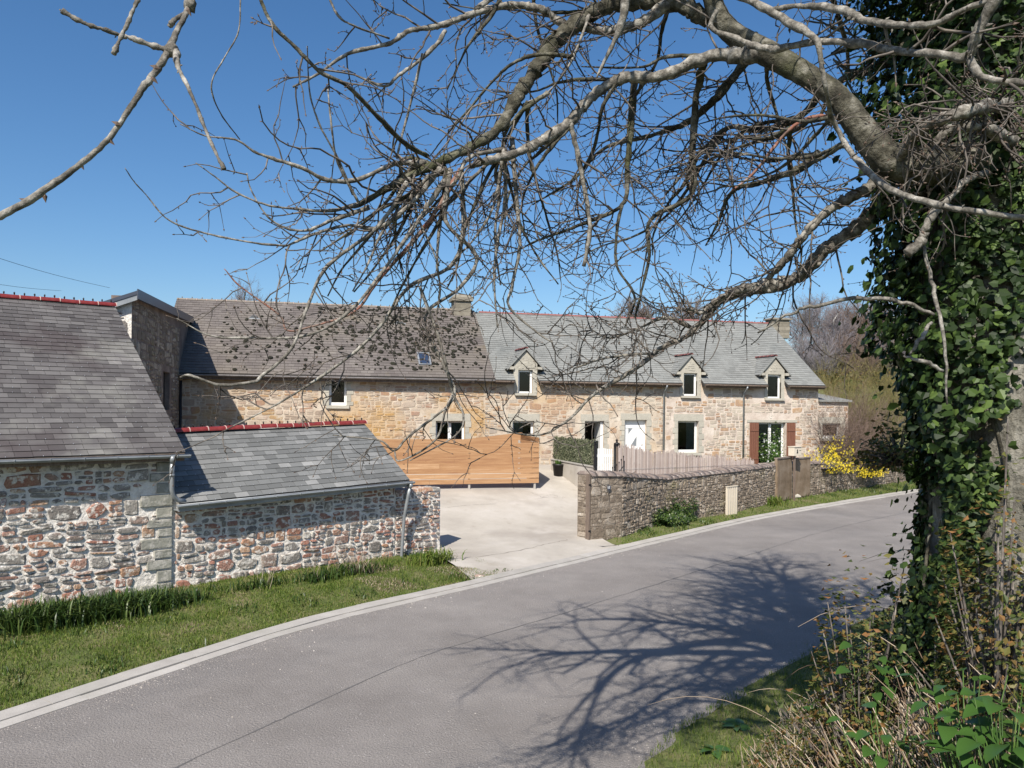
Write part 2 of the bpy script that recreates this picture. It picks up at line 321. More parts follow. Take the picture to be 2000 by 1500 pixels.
# ---------------- ground, road, kerbs, yard ----------------
def grid_mesh(name, xs, ys, zf, m, kind='structure'):
    X, Y = np.meshgrid(xs, ys); Z = zf(X.ravel(), Y.ravel()); nx, ny = len(xs), len(ys)
    V = np.c_[X.ravel(), Y.ravel(), Z]; i = np.arange(nx * ny).reshape(ny, nx)
    Q = np.c_[i[:-1, :-1].ravel(), i[:-1, 1:].ravel(), i[1:, 1:].ravel(), i[1:, :-1].ravel()]
    me = bpy.data.meshes.new(name); me.from_pydata(V.tolist(), [], Q.tolist()); me.materials.append(m)
    me.polygons.foreach_set('use_smooth', [True] * len(Q)); o = bpy.data.objects.new(name, me); col.objects.link(o)
    if kind: tag(o, kind=kind)
    return o
YL = [Vector(p) for p in ((-1.9, 20.2, 0), (-3.5, 21.5, 0), (-9, 24, 0), (-12.5, 27.0, 0))]
def in_yard(x, y):
    d = dleft(x, y); return (d > .4) & (x < 3.6 + (y - 22) * .9) & (x > -2.4 - (y - 20.) * .9) & (y < 42)
def ground_z(x, y):
    z = hgt(x, y); d = dleft(x, y)
    z = np.where((d < .02) & (d > -ROADW - .1), z - .06, z)
    yard = (d > .3) & (y > 18) & (x > -2.6) & (x < 2.8) & (y < 40)
    z = np.where(yard, z - .05, z)
    return z + .012 * np.sin(x * 5.1 + 1.3 * np.sin(y * 3.3)) * ((d > .5) | (d < -ROADW - .3))
xs = np.concatenate([np.linspace(-900, -60, 12), np.linspace(-50, -14, 19), np.arange(-13, 24, .25), np.linspace(25, 70, 46), np.linspace(80, 900, 14)])
ys = np.concatenate([np.linspace(-300, -8, 8), np.arange(-6, 40, .25), np.linspace(41, 110, 70), np.linspace(120, 1500, 22)])
grid_mesh('ground', xs, ys, ground_z, M['soil'])
def strip(name, A, B, n, m, dz, zf=h1):
    mb = MB(); vs = []
    for a, b in zip(A, B):
        for k in range(n + 1):
            p = a.lerp(b, k / n); vs.append((p.x, p.y, zf(p.x, p.y) + dz))
    fs = [(i * (n + 1) + k, (i + 1) * (n + 1) + k, (i + 1) * (n + 1) + k + 1, i * (n + 1) + k + 1) for i in range(len(A) - 1) for k in range(n)]
    mb.add(vs, [f[::-1] for f in fs], 0, True); return tag(mb.build(name, m), kind='structure')
def dense(P, step):
    out = [P[0]]
    for a, b in zip(P[:-1], P[1:]):
        n = max(1, int((b - a).length / step))
        for k in range(1, n + 1): out.append(a.lerp(b, k / n))
    return out
ELd = dense(EL, .5)
rr = random.Random(3)
RE = [p + Vector((rr.uniform(-.05, .05), rr.uniform(-.05, .05), 0)) for p in offs(ELd, ROADW + .22)]
strip('road', offs(ELd, .30), RE, 10, M['asphalt'], 0.0, lambda x, y: 0.0)
# kerb blocks, each about a metre, with open joints; a narrow channel row beside them
def kerb(name, k0, k1, z1, seg, P):
    mb = MB(); L = 0; cur = [P[0]]
    for a, b in zip(P[:-1], P[1:]):
        L += (b - a).length; cur.append(b)
        if L >= seg:
            t = (cur[-1] - cur[0]).normalized(); s = Vector((t.y, -t.x, 0)); g = .006
            p, q = cur[0] + t * g, cur[-1] - t * g; dz = rr.uniform(-.006, .006)
            mb.hexa([p + s * k0 + Vector((0, 0, -.15)), q + s * k0 + Vector((0, 0, -.15)), q + s * k1 + Vector((0, 0, -.15)), p + s * k1 + Vector((0, 0, -.15))],
                    [p + s * k0 + Vector((0, 0, z1 + .01 + dz)), q + s * k0 + Vector((0, 0, z1 + .01 + dz)), q + s * (k1) + Vector((0, 0, z1 + dz)), p + s * (k1) + Vector((0, 0, z1 + dz))])
            cur = [b]; L = 0
    o = mb.build(name, M['kerb']); return tag(o, kind='structure')
ELk = dense(EL, .25)
kerb('kerb', 0.0, .27, .035, 1.0, ELk)
kerb('kerb_channel', .275, .46, .006, 1.5, ELk)
# a tarred joint wandering along the middle of the road
def ribbon(name, pts, wd, m, dz=.004):
    mb = MB(); vs = []
    for i, p in enumerate(pts):
        t = (pts[min(i + 1, len(pts) - 1)] - pts[max(i - 1, 0)]); t.z = 0; t.normalize(); s = Vector((t.y, -t.x, 0)) * wd * rr.uniform(.3, 1.3)
        q = p + Vector((t.y, -t.x, 0)) * rr.uniform(-.02, .02); vs += [q - s + Vector((0, 0, dz)), q + s + Vector((0, 0, dz))]
    mb.add(vs, [(2 * i, 2 * i + 1, 2 * i + 3, 2 * i + 2) for i in range(len(pts) - 1)]); return tag(mb.build(name, m), kind='structure')
ribbon('road_joint', dense(offs(ELd, 3.05), .2), .014, M['tar'])
# yard of concrete between the lean-to and the garden wall
gL = [Vector((-.62, 17.25, 0)), Vector((-1.5, 18.6, 0)), Vector((-2.35, 20.3, 0)), Vector((-3.2, 21.5, 0)), Vector((-9, 24.2, 0)), Vector((-9, 30.2, 0))]
_b = Vector((EL[0].x, EL[0].y, 0))
def on_edge(px, k=.0):
    a, _ = ray(px, 1100); best = min(ELd, key=lambda p: abs(p.x - a * p.y)); return best.copy()
gL[0] = on_edge(925); gR = [on_edge(1262), Vector((2.9, 21.4, 0)), Vector((2.55, 22.2, 0)), Vector((3.2, 24.5, 0)), Vector((5.5, 29, 0)), Vector((7, 33.6, 0))]
gL = dense(gL, .4); gR = dense(gR, .4); n = 60
res = lambda P, n: [P[min(len(P) - 1, int(i * (len(P) - 1) / n))].lerp(P[min(len(P) - 1, int(i * (len(P) - 1) / n) + 1)], (i * (len(P) - 1) / n) % 1) for i in range(n + 1)]
strip('yard', res(gL, n), res(gR, n), 44, M['concrete'], .022)

def crack(pp, wd=.010, n=30):
    P = [ghit(*q) for q in pp]; c_ = catmull(P, n // max(1, len(P) - 1)); c_ = [Vector((q.x + rr.uniform(-.03, .03), q.y + rr.uniform(-.03, .03), h1(q.x, q.y))) for q in c_]; ribbon('yard_crack', c_, wd, M['tar_light'], .0245)
crack([(868, 993), (920, 988), (968, 986)]); crack([(1035, 962), (1060, 972), (1085, 974)]); crack([(935, 1090), (1010, 1078), (1060, 1066), (1110, 1056)], .014); crack([(1052, 976), (1075, 968), (1100, 975)])
# ---------------- masonry, slates, openings ----------------
def stones(mb, u0, u1, v0, v1, ok, rn, band=.30, seg=(.32, .7), prot=(.012, .035), w=0.0, gap=.018, pts=9, mi=1, wf=None, rg=.38):
    """irregular rubble: rounded stones standing proud of the mortar, local front plane y=w facing -y"""
    def one(a, b, c, d):
        cu, cv = (a + b) / 2, (c + d) / 2; hu, hv = (b - a) / 2 - gap * rn.uniform(.5, 1.5), (d - c) / 2 - gap * rn.uniform(.4, 1.2)
        if hu < .02 or hv < .012: return
        for q in ((a, c), (b, c), (a, d), (b, d)):
            if not ok(*q): return
        pr = rn.uniform(*prot); ex = rn.uniform(2.4, 4.5); tilt = rn.uniform(-.12, .12); bx, by = rn.uniform(-.25, .25), rn.uniform(-.3, .3)
        base = []; top = []; ww = w if wf is None else wf(cu); rough = rn.uniform(0, rg)
        for (c_, s_) in ((1, 0), (1, 1), (0, 1), (-1, 1), (-1, 0), (-1, -1), (0, -1), (1, -1)):
            if c_ and s_: q = 1 - rn.uniform(.02, .10 + rough); q2 = 1 - rn.uniform(.02, .12 + rough * .9)
            else: q = q2 = 1 + rn.uniform(-.10, .06)
            x, z = c_ * q * hu + (rn.uniform(-.35, .35) * hu if c_ == 0 else 0), s_ * q2 * hv + (rn.uniform(-.35, .35) * hv if s_ == 0 else 0); z += tilt * x
            base.append((cu + x, ww + .006, cv + z)); s = .86
            top.append((cu + x * s, ww - pr * (1 + bx * c_ + by * s_), cv + z * s))
        n = 8; vs = base + top + [(cu, ww - pr * 1.12, cv)]
        mb.add(vs, [(k, (k + 1) % n, n + (k + 1) % n, n + k) for k in range(n)] + [(n + k, n + (k + 1) % n, 2 * n) for k in range(n)], mi, False)
    v = v0; 
    while v < v1 - .03:
        bh = band * rn.uniform(.7, 1.25)
        if v + bh > v1 - .08: bh = v1 - v
        u = u0 - rn.uniform(0, .2)
        while u < u1:
            sl = rn.uniform(*seg); a, b = max(u, u0), min(u + sl, u1); k = rn.random(); c, d = v + rn.uniform(-.015, .015), v + bh + rn.uniform(-.015, .015)
            if b - a > .06:
                if k < .22: one(a, b, c, d)
                elif k < .62:
                    m = c + (d - c) * rn.uniform(.35, .65)
                    for (p, q) in ((c, m), (m, d)):
                        if rn.random() < .55: s = a + (b - a) * rn.uniform(.3, .7); one(a, s, p, q); one(s, b, p, q)
                        else: one(a, b, p, q)
                else:
                    m1 = c + (d - c) * rn.uniform(.25, .4); m2 = c + (d - c) * rn.uniform(.6, .75)
                    for (p, q) in ((c, m1), (m1, m2), (m2, d)):
                        if rn.random() < .6: s = a + (b - a) * rn.uniform(.3, .7); one(a, s, p, q); one(s, b, p, q)
                        else: one(a, b, p, q)
            u += sl
        v += bh
def wall_open(mb, u0, u1, v0, v1, w0, w1, ops, mi=0, step=None):
    us = sorted({u0, u1} | {x for o in ops for x in o[:2] if u0 < x < u1}); vs = sorted({v0, v1} | {x for o in ops for x in o[2:] if v0 < x < v1})
    def solid(i, j):
        if i < 0 or j < 0 or i >= len(us) - 1 or j >= len(vs) - 1: return False
        cu, cv = (us[i] + us[i + 1]) / 2, (vs[j] + vs[j + 1]) / 2
        return not any(o[0] < cu < o[1] and o[2] < cv < o[3] for o in ops)
    for i in range(len(us) - 1):
        for j in range(len(vs) - 1):
            if not solid(i, j): continue
            a, b, c, d = us[i], us[i + 1], vs[j], vs[j + 1]
            mb.add([(a, w0, c), (b, w0, c), (b, w0, d), (a, w0, d)], [(0, 1, 2, 3)], mi); mb.add([(a, w1, c), (b, w1, c), (b, w1, d), (a, w1, d)], [(3, 2, 1, 0)], mi)
            if not solid(i - 1, j): mb.add([(a, w0, c), (a, w1, c), (a, w1, d), (a, w0, d)], [(3, 2, 1, 0)], mi)
            if not solid(i + 1, j): mb.add([(b, w0, c), (b, w1, c), (b, w1, d), (b, w0, d)], [(0, 1, 2, 3)], mi)
            if not solid(i, j - 1): mb.add([(a, w0, c), (b, w0, c), (b, w1, c), (a, w1, c)], [(3, 2, 1, 0)], mi)
            if not solid(i, j + 1): mb.add([(a, w0, d), (b, w0, d), (b, w1, d), (a, w1, d)], [(0, 1, 2, 3)], mi)
def slates(mb, O, U, S, ulen, slen, expo, wid, rn, mi=0, hook=None, rng=None, th=.008, lift=.01):
    """overlapping slates on the plane O + u*U + s*S"""
    O, U, S = Vector(O), Vector(U).normalized(), Vector(S).normalized(); Nn = U.cross(S)
    if Nn.z < 0: Nn = -Nn
    rows = int(slen / expo) + 1
    for r in range(rows):
        s0 = r * expo; s1 = min(s0 + expo * 1.35, slen); 
        if s1 - s0 < .02: continue
        a0, a1 = (0, ulen) if rng is None else rng(s0 + expo * .5)
        if a1 - a0 < .05: continue
        u = a0 - (wid / 2 if r % 2 else 0) - rn.uniform(0, .02)
        while u < a1:
            wd = wid * rn.uniform(.93, 1.07); p, q = max(u + .003, a0), min(u + wd - .003, a1); u += wd
            if q - p < .02: continue
            j = rn.uniform(-.004, .004) - (expo * .02 if rn.random() < .03 else 0); t = lift + th + rn.uniform(0, .004); t2 = .002
            e1, e2 = rn.uniform(-.003, .003), rn.uniform(-.003, .003)
            A = O + U * p + S * (s0 + j + e1); B = O + U * q + S * (s0 + j + e2); C = O + U * q + S * s1; D = O + U * p + S * s1
            vs = [A + Nn * t, B + Nn * t, C + Nn * t2, D + Nn * t2, A + Nn * (t - th), B + Nn * (t - th)]
            mb.add(vs, [(0, 1, 2, 3), (4, 5, 1, 0), (4, 0, 3), (5, 2, 1)], mi)
            if hook is not None and rn.random() < .5:
                h = O + U * ((p + q) / 2) + S * (s0 - .006) + Nn * (t + .002); k = .0045
                mb.add([h - U * k, h + U * k, h + U * k + S * .022, h - U * k + S * .022, h - U * k + Nn * .008, h + U * k + Nn * .008, h + U * k + S * .022 + Nn * .004, h - U * k + S * .022 + Nn * .004],
                       [(4, 5, 6, 7), (0, 1, 5, 4), (1, 2, 6, 5), (3, 0, 4, 7)], hook)
def half_tile(L, r, nub=2, band=.018, seg=14):
    """half-round ridge tile with a raised mortar joint at one end and small knobs on top"""
    mb = MB(); 
    def arc(x0, x1, ra, mi, t=.02):
        vs = []
        for x in (x0, x1):
            for k in range(seg + 1): g = pi * k / seg; vs.append((x, -cos(g) * ra, sin(g) * ra * .9))
            for k in range(seg + 1): g = pi * k / seg; vs.append((x, -cos(g) * (ra - t), sin(g) * (ra - t) * .9 - .002))
        n = seg + 1; fs = []
        for k in range(seg):
            fs += [(k, k + 1, 2 * n + k + 1, 2 * n + k), (n + k + 1, n + k, 3 * n + k, 3 * n + k + 1), (k + 1, k, n + k, n + k + 1), (2 * n + k, 2 * n + k + 1, 3 * n + k + 1, 3 * n + k)]
        mb.add(vs, fs, mi, False)
    arc(0, L - .002, r, 0); arc(L - band / 2, L + band / 2, r + .012, 1)
    for i in range(nub):
        x = L * (i + .5) / nub; mb.blob((x, 0, r * .9 + .035), .022, 1, 1, 1.5, 6, 4, .2, 2); mb.tube([(x, 0, r * .9 - .01), (x, 0, r * .9 + .03)], .014, 5, 2)
    return mb
def ridge(parent, mbt, mats, a, b, L, name='ridge_tile'):
    """row of tiles from a to b (local), each its own part"""
    a, b = Vector(a), Vector(b); n = max(1, round((b - a).length / L)); d = (b - a) / n; ang = atan2(d.y, d.x); tilt = -atan2(d.z, sqrt(d.x ** 2 + d.y ** 2))
    first = None
    for i in range(n):
        p = a + d * i + Vector((0, 0, rnd.uniform(-.008, .008)))
        o = mbt.build(name, mats, parent) if first is None else dup(first, parent)
        if first is None: first = o
        o.location = p; o.rotation_euler = (rnd.uniform(-.03, .03), tilt + rnd.uniform(-.01, .01), ang + rnd.uniform(-.01, .01)); o.scale = (d.length / L, 1, 1)
def gutter(mb, a, b, r=.06, mi=0, seg=8):
    """open half-round gutter between two local points, with brackets"""
    a, b = Vector(a), Vector(b); d = (b - a).normalized(); n = Vector((0, 0, 1)).cross(d).normalized(); z = Vector((0, 0, 1)); vs = []
    for p in (a, b):
        for rad in (r, r - .006):
            for k in range(seg + 1): g = pi * k / seg; vs.append(p - n * cos(g) * rad - z * sin(g) * rad)
    m = seg + 1; fs = []
    for k in range(seg): fs += [(k, k + 1, 2 * m + k + 1, 2 * m + k), (m + k + 1, m + k, 3 * m + k, 3 * m + k + 1)]
    fs += [(0, 2 * m, 3 * m, m), (seg, m + seg, 3 * m + seg, 2 * m + seg)]; mb.add(vs, fs, mi, True)
    mb.tube([a + n * r, b + n * r], .011, 6, mi)                 # rolled lip
    for e in (a, b): mb.add([e - n * cos(pi * k / seg) * r - z * sin(pi * k / seg) * r for k in range(m)], [tuple(range(m))], mi)
    L = (b - a).length; k = .4
    while k < L:
        p = a + d * k; mb.tube([p - n * (r + .004) + z * .01] + [p - n * cos(pi * q / 6) * (r + .005) - z * sin(pi * q / 6) * (r + .005) for q in range(7)] + [p + n * (r + .006) + z * .012], .007, 4, mi); k += .55
def window(parent, u0, u1, v0, v1, wf=.17, mul=0, name='window', bar=.09, curtain=None, paneclip=None):
    """white frame set back in its opening, with its pane and anything hung behind it as sub-parts"""
    f = MB(); b = bar; d = .055
    f.box(u0, u0 + b, wf, wf + d, v0, v1); f.box(u1 - b, u1, wf, wf + d, v0, v1); f.box(u0 + b, u1 - b, wf, wf + d, v0, v0 + b * 1.3); f.box(u0 + b, u1 - b, wf, wf + d, v1 - b * .8, v1)
    if mul: c = (u0 + u1) / 2; f.box(c - b * .7, c + b * .7, wf - .01, wf + d, v0 + b * 1.3, v1 - b)
    o = f.build(name, M['white'], parent); p = MB(); p.box(u0 + b, u1 - b, wf + .022, wf + .03, v0 + b * 1.3, v1 - b); p.build('pane', M['glass'], o)
    if curtain:
        c = MB(); a, e = u0 + (u1 - u0) * curtain[0], u0 + (u1 - u0) * curtain[1]; k = 14; vs = []
        for i in range(k + 1):
            x = a + (e - a) * i / k; y = wf + .09 + .018 * sin(i * 2.1)
            vs += [(x, y, v0 + .04), (x, y, v1 - .03), (x, y + .012, v0 + .04), (x, y + .012, v1 - .03)]
        c.add(vs, [(4 * i, 4 * i + 4, 4 * i + 5, 4 * i + 1) for i in range(k)] + [(4 * i + 6, 4 * i + 2, 4 * i + 3, 4 * i + 7) for i in range(k)], 0, True); c.build('curtain', M['curtain'], o)
    return o
# ================= barn and lean-to on the left =================
A0 = pg(0, 1208); AS = pg(335, 1157)
BA = atan2(1, 1.157)
FB = Frame(AS.x, AS.y, 0.0, BA)            # origin at the seam between barn and lean-to
rb = random.Random(11)
# ---- barn ----
barn = tag(empty('barn', FB), 'big rubble stone barn with dark slate roof at the left edge', 'barn')
ze = FB.uz(355, 884, -.32)[1]; uv = FB.uz(362, 880, -.32)[0]
wr, zr = FB.wz(224, 598, uv); BL = -8.5
m = MB(); TH = .5
m.box(BL, 0, 0, TH, -.4, ze + .22); m.box(BL, 0, 2 * wr - 1.0, 2 * wr - .5, -.4, ze + .2)
for a in (BL, -TH): m.prism([(a, TH, -.4), (a, 2 * wr - 1.0, -.4), (a, 2 * wr - 1.0, ze + .2), (a, wr, zr - .10), (a, TH, ze + .22)], (TH, 0, 0))
ql = lambda u, v: v < ze + .05 and (u < -.02)
# dressed quoins at the corner, alternately long and short
v = .02; qz = []
k = 0
while v < ze - .05:
    hq = rb.uniform(.17, .25); lq = (.58, .30, .48, .36)[k % 4] + rb.uniform(-.04, .04); qz.append((v, v + hq, lq)); v += hq + .012; k += 1
okb = lambda u, v: v < ze + .02 and -8.2 < u <= 0 and not any(a < v < b and u > -l * .45 for a, b, l in qz)
stones(m, BL + .3, 0, -.1, ze, okb, rb, band=.27, seg=(.24, .66), prot=(.014, .046), gap=.013, rg=.58)
for a, b, l in qz: 
    q = .046 + rb.uniform(-.01, .012); m.hexa([(-l, .005, a + .01), (-.012, .005, a + .01), (-.012, .005, b - .01), (-l, .005, b - .01)], [(-l + .015, -q, a + .022), (-.02, -q, a + .022), (-.02, -q, b - .022), (-l + .015, -q, b - .022)], 2)
m.build('wall', [M['mortar'], M['stone_near'], M['quoin']], barn)
S = Vector((0, wr + .32, zr - ze)); sl = S.length; S.normalize(); Nr = Vector((0, -S.z, S.y))
m = MB(); O = Vector((BL - .1, -.32, ze))
ul = uv - BL + .1
for sgn in (0, 1):
    a = [O + Vector((0, 0, 0)), O + Vector((ul, 0, 0)), O + Vector((ul, 0, 0)) + S * sl, O + S * sl]
    if sgn: a = [Vector((p.x, 2 * wr - p.y, p.z)) for p in a][::-1]
    m.prism(a, (0, 0, -.05), 1)
slates(m, O, (1, 0, 0), S, ul, sl - .04, .18, .29, rb, 0, 2)
rf = m.build('roof', [M['slate_barn'], M['under'], M['hook']], barn)
tl = half_tile(.42, .105, 2)
ridge(barn, tl, [M['red_tile'], M['joint'], M['black']], (BL - .1, wr, zr - .012), (uv + .02, wr, zr - .012), .42)
m = MB(); ge = uv + .07; gutter(m, (BL - .2, -.40, ze - .015), (ge, -.40, ze - .04), .065); m.build('gutter', M['zinc'], barn)
m = MB(); m.box(BL, uv - .02, -.33, -.31, ze - .16, ze - .012); m.box(BL, uv - .02, -.31, 0, ze - .15, ze - .13); m.build('fascia', M['oldwood'], barn)
dx = FB.uz(337, 930, -.40)[0]
zl0 = FB.uz(352, 990, -.38)[1]
m = MB(); m.tube([(dx, -.40, ze - .06), (dx, -.40, ze - .13), (dx, -.38, ze - .20)], [.075, .065, .048], 12); m.tube([(dx, -.38, ze - .19), (dx, -.36, ze - .4), (dx + .01, -.34, zl0 + .34), (dx + .05, -.31, zl0 + .22), (dx + .15, -.28, zl0 + .12), (dx + .28, -.26, zl0 + .10)], .045, 12)
m.tube([(dx, -.365, ze - .42), (dx, -.365, ze - .46)], .053, 12); m.build('downpipe', M['zinc'], barn)
# ---- lean-to ----
lean = tag(empty('lean_to', FB), 'low stone lean-to with blue grey slate roof and red ridge tiles beside the barn', 'shed')
ur, zlr = FB.uz(803, 941, -.34); ul_r = FB.uz(800, 936, -.30)[0]
wl, zt = FB.wz(712, 828, ul_r); zl = zl0 + .05; zlr = zl0 + .05 + (FB.uz(800, 938, -.34)[1] - zl0 - .05)
UR = ul_r
m = MB(); uw = UR - .22
m.box(0.0, uw, 0.012, TH, -.5, min(zl, zlr) + .18)
for a in (.06, uw - TH): m.prism([(a, TH, -.5), (a, wl, -.5), (a, wl, zt - .30), (a, TH, zl + .02)], (TH, 0, 0))
m.box(.1, uw, wl + .1, wl + .5, -.5, zt - .09)
okl = lambda u, v: .05 <= u <= uw and v < zl + .1
stones(m, .05, uw, -.5, zl + .15, okl, rb, band=.25, seg=(.20, .56), prot=(.014, .044), gap=.013, w=.012, rg=.58)
v = -.3; k = 0
m.build('wall', [M['mortar'], M['stone_near'], M['dressed']], lean)
m = MB(); 
P0, P1 = Vector((.06, -.30, zl)), Vector((UR, -.30, zlr)); T0, T1 = Vector((.06, wl, zt - (zlr - zl))), Vector((UR, wl, zt))
m.prism([P0, P1, T1, T0], (0, 0, -.05), 1)
zm = (zl + zlr) / 2; S2 = Vector((0, wl + .30, zt - zm)); s2 = S2.length
# bilinear plane: slates laid row by row, eave line slightly out of level
Ue = (P1 - P0).normalized(); slates(m, P0 + Vector((0, 0, .002)), Ue, (T0 - P0), (P1 - P0).length, (T0 - P0).length - .03, .18, .29, rb, 0, 2)
m.build('roof', [M['slate_lean'], M['under'], M['hook']], lean)
ridge(lean, tl, [M['red_tile'], M['joint'], M['black']], (.10, wl, zt - (zlr - zl) + .015), (UR + .02, wl, zt + .015), .42)
m = MB(); gutter(m, (-.02, -.38, zl - .02), (UR + .08, -.38, zlr - .03), .06); m.build('gutter', M['zinc'], lean)
m = MB(); m.hexa([(.02, -.31, zl - .16), (UR - .02, -.31, zlr - .16), (UR - .02, -.285, zlr - .16), (.02, -.285, zl - .16)], [(.02, -.31, zl - .02), (UR - .02, -.31, zlr - .02), (UR - .02, -.285, zlr - .02), (.02, -.285, zl - .02)])
m.hexa([(.02, -.285, zl - .15), (UR - .02, -.285, zlr - .15), (UR - .02, .0, zlr - .15), (.02, .0, zl - .15)], [(.02, -.285, zl - .13), (UR - .02, -.285, zlr - .13), (UR - .02, .0, zlr - .13), (.02, .0, zl - .13)])
m.build('fascia', M['zinc'], lean)
dx2 = UR - .02
m = MB(); m.tube([(dx2, -.38, zlr - .08), (dx2, -.38, zlr - .14), (dx2 - .01, -.36, zlr - .19)], [.06, .055, .042], 10)
m.tube([(dx2 - .01, -.36, zlr - .18), (dx2 - .03, -.33, zlr - .35), (dx2 - .06, -.20, zlr - .9), (dx2 - .10, -.16, .15), (dx2 - .11, -.17, -.1), (dx2 - .08, -.28, -.15)], .040, 10); m.build('downpipe', M['zinc'], lean)
# ---- stub wall right of the lean-to ----
pu0, pu1 = uw + .02, FB.u(863, .0); pzt = FB.uz(840, 957, 0)[1]
pier = tag(empty('stone_wall', FB), 'short rubble stone wall stub at the yard entrance beside the lean-to downpipe', 'wall')
m = MB(); m.box(pu0, pu1, .03, .62, -.5, pzt)
stones(m, pu0, pu1 - .01, -.4, pzt, lambda u, v: pu0 - .01 < u < pu1 + .01 and v < pzt + .03, rb, band=.22, seg=(.3, .55), prot=(.02, .05), gap=.016, w=.03)
m.build('rubble', [M['mortar'], M['stone_near']], pier)
m = MB(); x = pu0
while x < pu1 - .02:
    e = min(pu1 + .02, x + rb.uniform(.2, .34)); zz = pzt + rb.uniform(.03, .07); m.hexa([(x, .0, pzt - .03), (e - .01, .0, pzt - .03), (e - .01, .63, pzt - .03), (x, .63, pzt - .03)], [(x + .02, .03, zz), (e - .03, .02, zz + .01), (e - .03, .6, zz), (x + .02, .6, zz - .01)], 0); x = e
m.build('coping', M['stone_near'], pier)
# ================= tall wing behind the barn =================
C1 = pix(258, 578, 20.5)
W0 = Vector((C1.x, C1.y, 0)); W1 = Vector((FH.o.x - .02, FH.o.y, 0)); wd = (W1 - W0).normalized()
W2 = W0 + wd * ((W1 - W0).length + 2.4)
WA = atan2(wd.y, wd.x) - pi / 2
FW = Frame(W0.x, W0.y, 0.0, WA)           # local y runs back along its right-hand wall, x to the right
wing = tag(empty('tall_house', FW), 'tall stone house with shaded side wall and dark roof edge behind the barn ridge', 'house')
Lw = (W2 - W0).length; z0 = C1.z; z1 = z0 + .45; WL = 6.0
fz = lambda x: z0 + .02 + .42 * x       # front top edge falls to the left
m = MB()
# right-hand wall with a narrow slit window
s0 = FW.loc(pix(320, 760, 1)); 
a_, b_ = ray(320, 760); tt = FW.wz(319, 725, 0); t2 = FW.wz(331, 800, 0)
m2 = MB(); ops = [(tt[0], t2[0], t2[1], tt[1])]
wall_open(m2, 0, Lw, -.3, z0 - .05, 0, .5, ops)
m.v = [(-y, x, z) for x, y, z in m2.v]; m.f = m2.f; m.m = m2.m; m.sm = m2.sm
m.prism([(-.5, .0, z0 - .05), (-.5, Lw, z0 - .05), (-.5, Lw, z1), (-.5, .0, z0 - .0)], (.5, 0, 0))
m.prism([(-.004, -.012, -.3), (-WL, -.012, -.3), (-WL, -.012, fz(-WL)), (-.004, -.012, fz(0))], (0, .5, 0), 2)
m.box(-WL, -WL + .5, .5, Lw - .5, -.3, fz(-WL) - .05); m.box(-WL, -.5, Lw - .5, Lw, -.3, fz(-WL))
sv = MB(); stones(sv, .05, Lw - 2.6, 1.5, z0 - .1, lambda u, v: v < z0 - .08 and not (tt[0] - .1 < u < t2[0] + .1 and t2[1] - .1 < v < tt[1] + .1), rb, band=.4, seg=(.4, .9), prot=(.01, .025), pts=7)
m.add([(-y, x, z) for x, y, z in sv.v], sv.f, 1)
stones(m, -2.0, -.03, 3.5, z0, lambda u, v: v < fz(u) - .05, rb, band=.35, prot=(.01, .03), pts=7, w=-.012, gap=.05, mi=3)
m.build('wall', [M['mortar_wing_shade'], M['stone_wall'], M['mortar'], M['stone_near']], wing)  # shaded side coloured darker, sunlit front coloured whiter
m = MB(); ov = .16
m.prism([(ov, -.22, z0 + .02), (ov, Lw + .3, z1 + .03), (-WL - .2, Lw + .3, z1 + .42 * (-WL)), (-WL - .2, -.22, fz(-WL))], (0, 0, .10))
m.build('roof', M['darkfascia'], wing)
m = MB(); m.hexa([(ov + .004, -.25, z0 - .10), (ov + .03, -.25, z0 - .10), (ov + .03, Lw, z1 - .09), (ov + .004, Lw, z1 - .09)], [(ov + .004, -.25, z0 + .16), (ov + .03, -.25, z0 + .16), (ov + .03, Lw, z1 + .17), (ov + .004, Lw, z1 + .17)])
m.build('fascia', M['darkfascia'], wing)
m = MB(); m.hexa([(-WL, -.20, fz(-WL) - .14), (ov, -.20, z0 - .12), (ov, -.17, z0 - .12), (-WL, -.17, fz(-WL) - .14)], [(-WL, -.20, fz(-WL) - .005), (ov, -.20, z0 + .015), (ov, -.17, z0 + .015), (-WL, -.17, fz(-WL) - .005)]); m.build('bargeboard', M['zinc'], wing)
m = MB(); m.box(-.20, -.16, tt[0], t2[0], t2[1], tt[1]); sw = m.build('window', M['black'], wing)
m = MB(); m.tube([(.07, Lw - 2.62, .8), (.07, Lw - 2.62, z0 - 2.0)], .05, 8); m.build('downpipe', M['black'], wing)
# ================= the long farmhouse =================
rh = random.Random(23)
ZE = FH.uz(700, 737, -.30)[1]; ZE2 = FH.uz(1400, 750, -.30)[1]; ZE = (ZE + ZE2) / 2
UB = FH.uz(966, 740, -.30)[0]
WR, ZR = FH.wz(925, 609, UB)
UE = FH.uz(1612, 752, -.30)[0]; UA = None
UA = FH.uz(346, 578, WR)[0]
SLP = (ZR - ZE) / (WR + .3); THH = .55
roofz = lambda w: ZE + SLP * (w + .3)
print('house', ZE, ZE2, WR, ZR, UB, UE, SLP)
def op(x0, y0, x1, y1, w=0.0):
    a, b = FH.uz(x0, y0, w), FH.uz(x1, y1, w); return (a[0], b[0], b[1], a[1])
fa = tag(empty('farmhouse', FH), 'left farmhouse with brown mossy slate roof, skylight and ochre stone front', 'house')
fb = tag(empty('farmhouse', FH), 'right farmhouse with light grey slate roof and three stone dormers', 'house')
W0o = op(643, 738, 677, 792); W1o = op(851, 822, 908, 868); W2o = op(1001, 822, 1043, 868)
D1o = op(1142, 822, 1179, 915); D2o = op(1220, 820, 1262, 915); W3o = op(1324, 822, 1364, 884)
SHo = op(1481, 825, 1534, 900); W4o = op(1606, 827, 1641, 856)
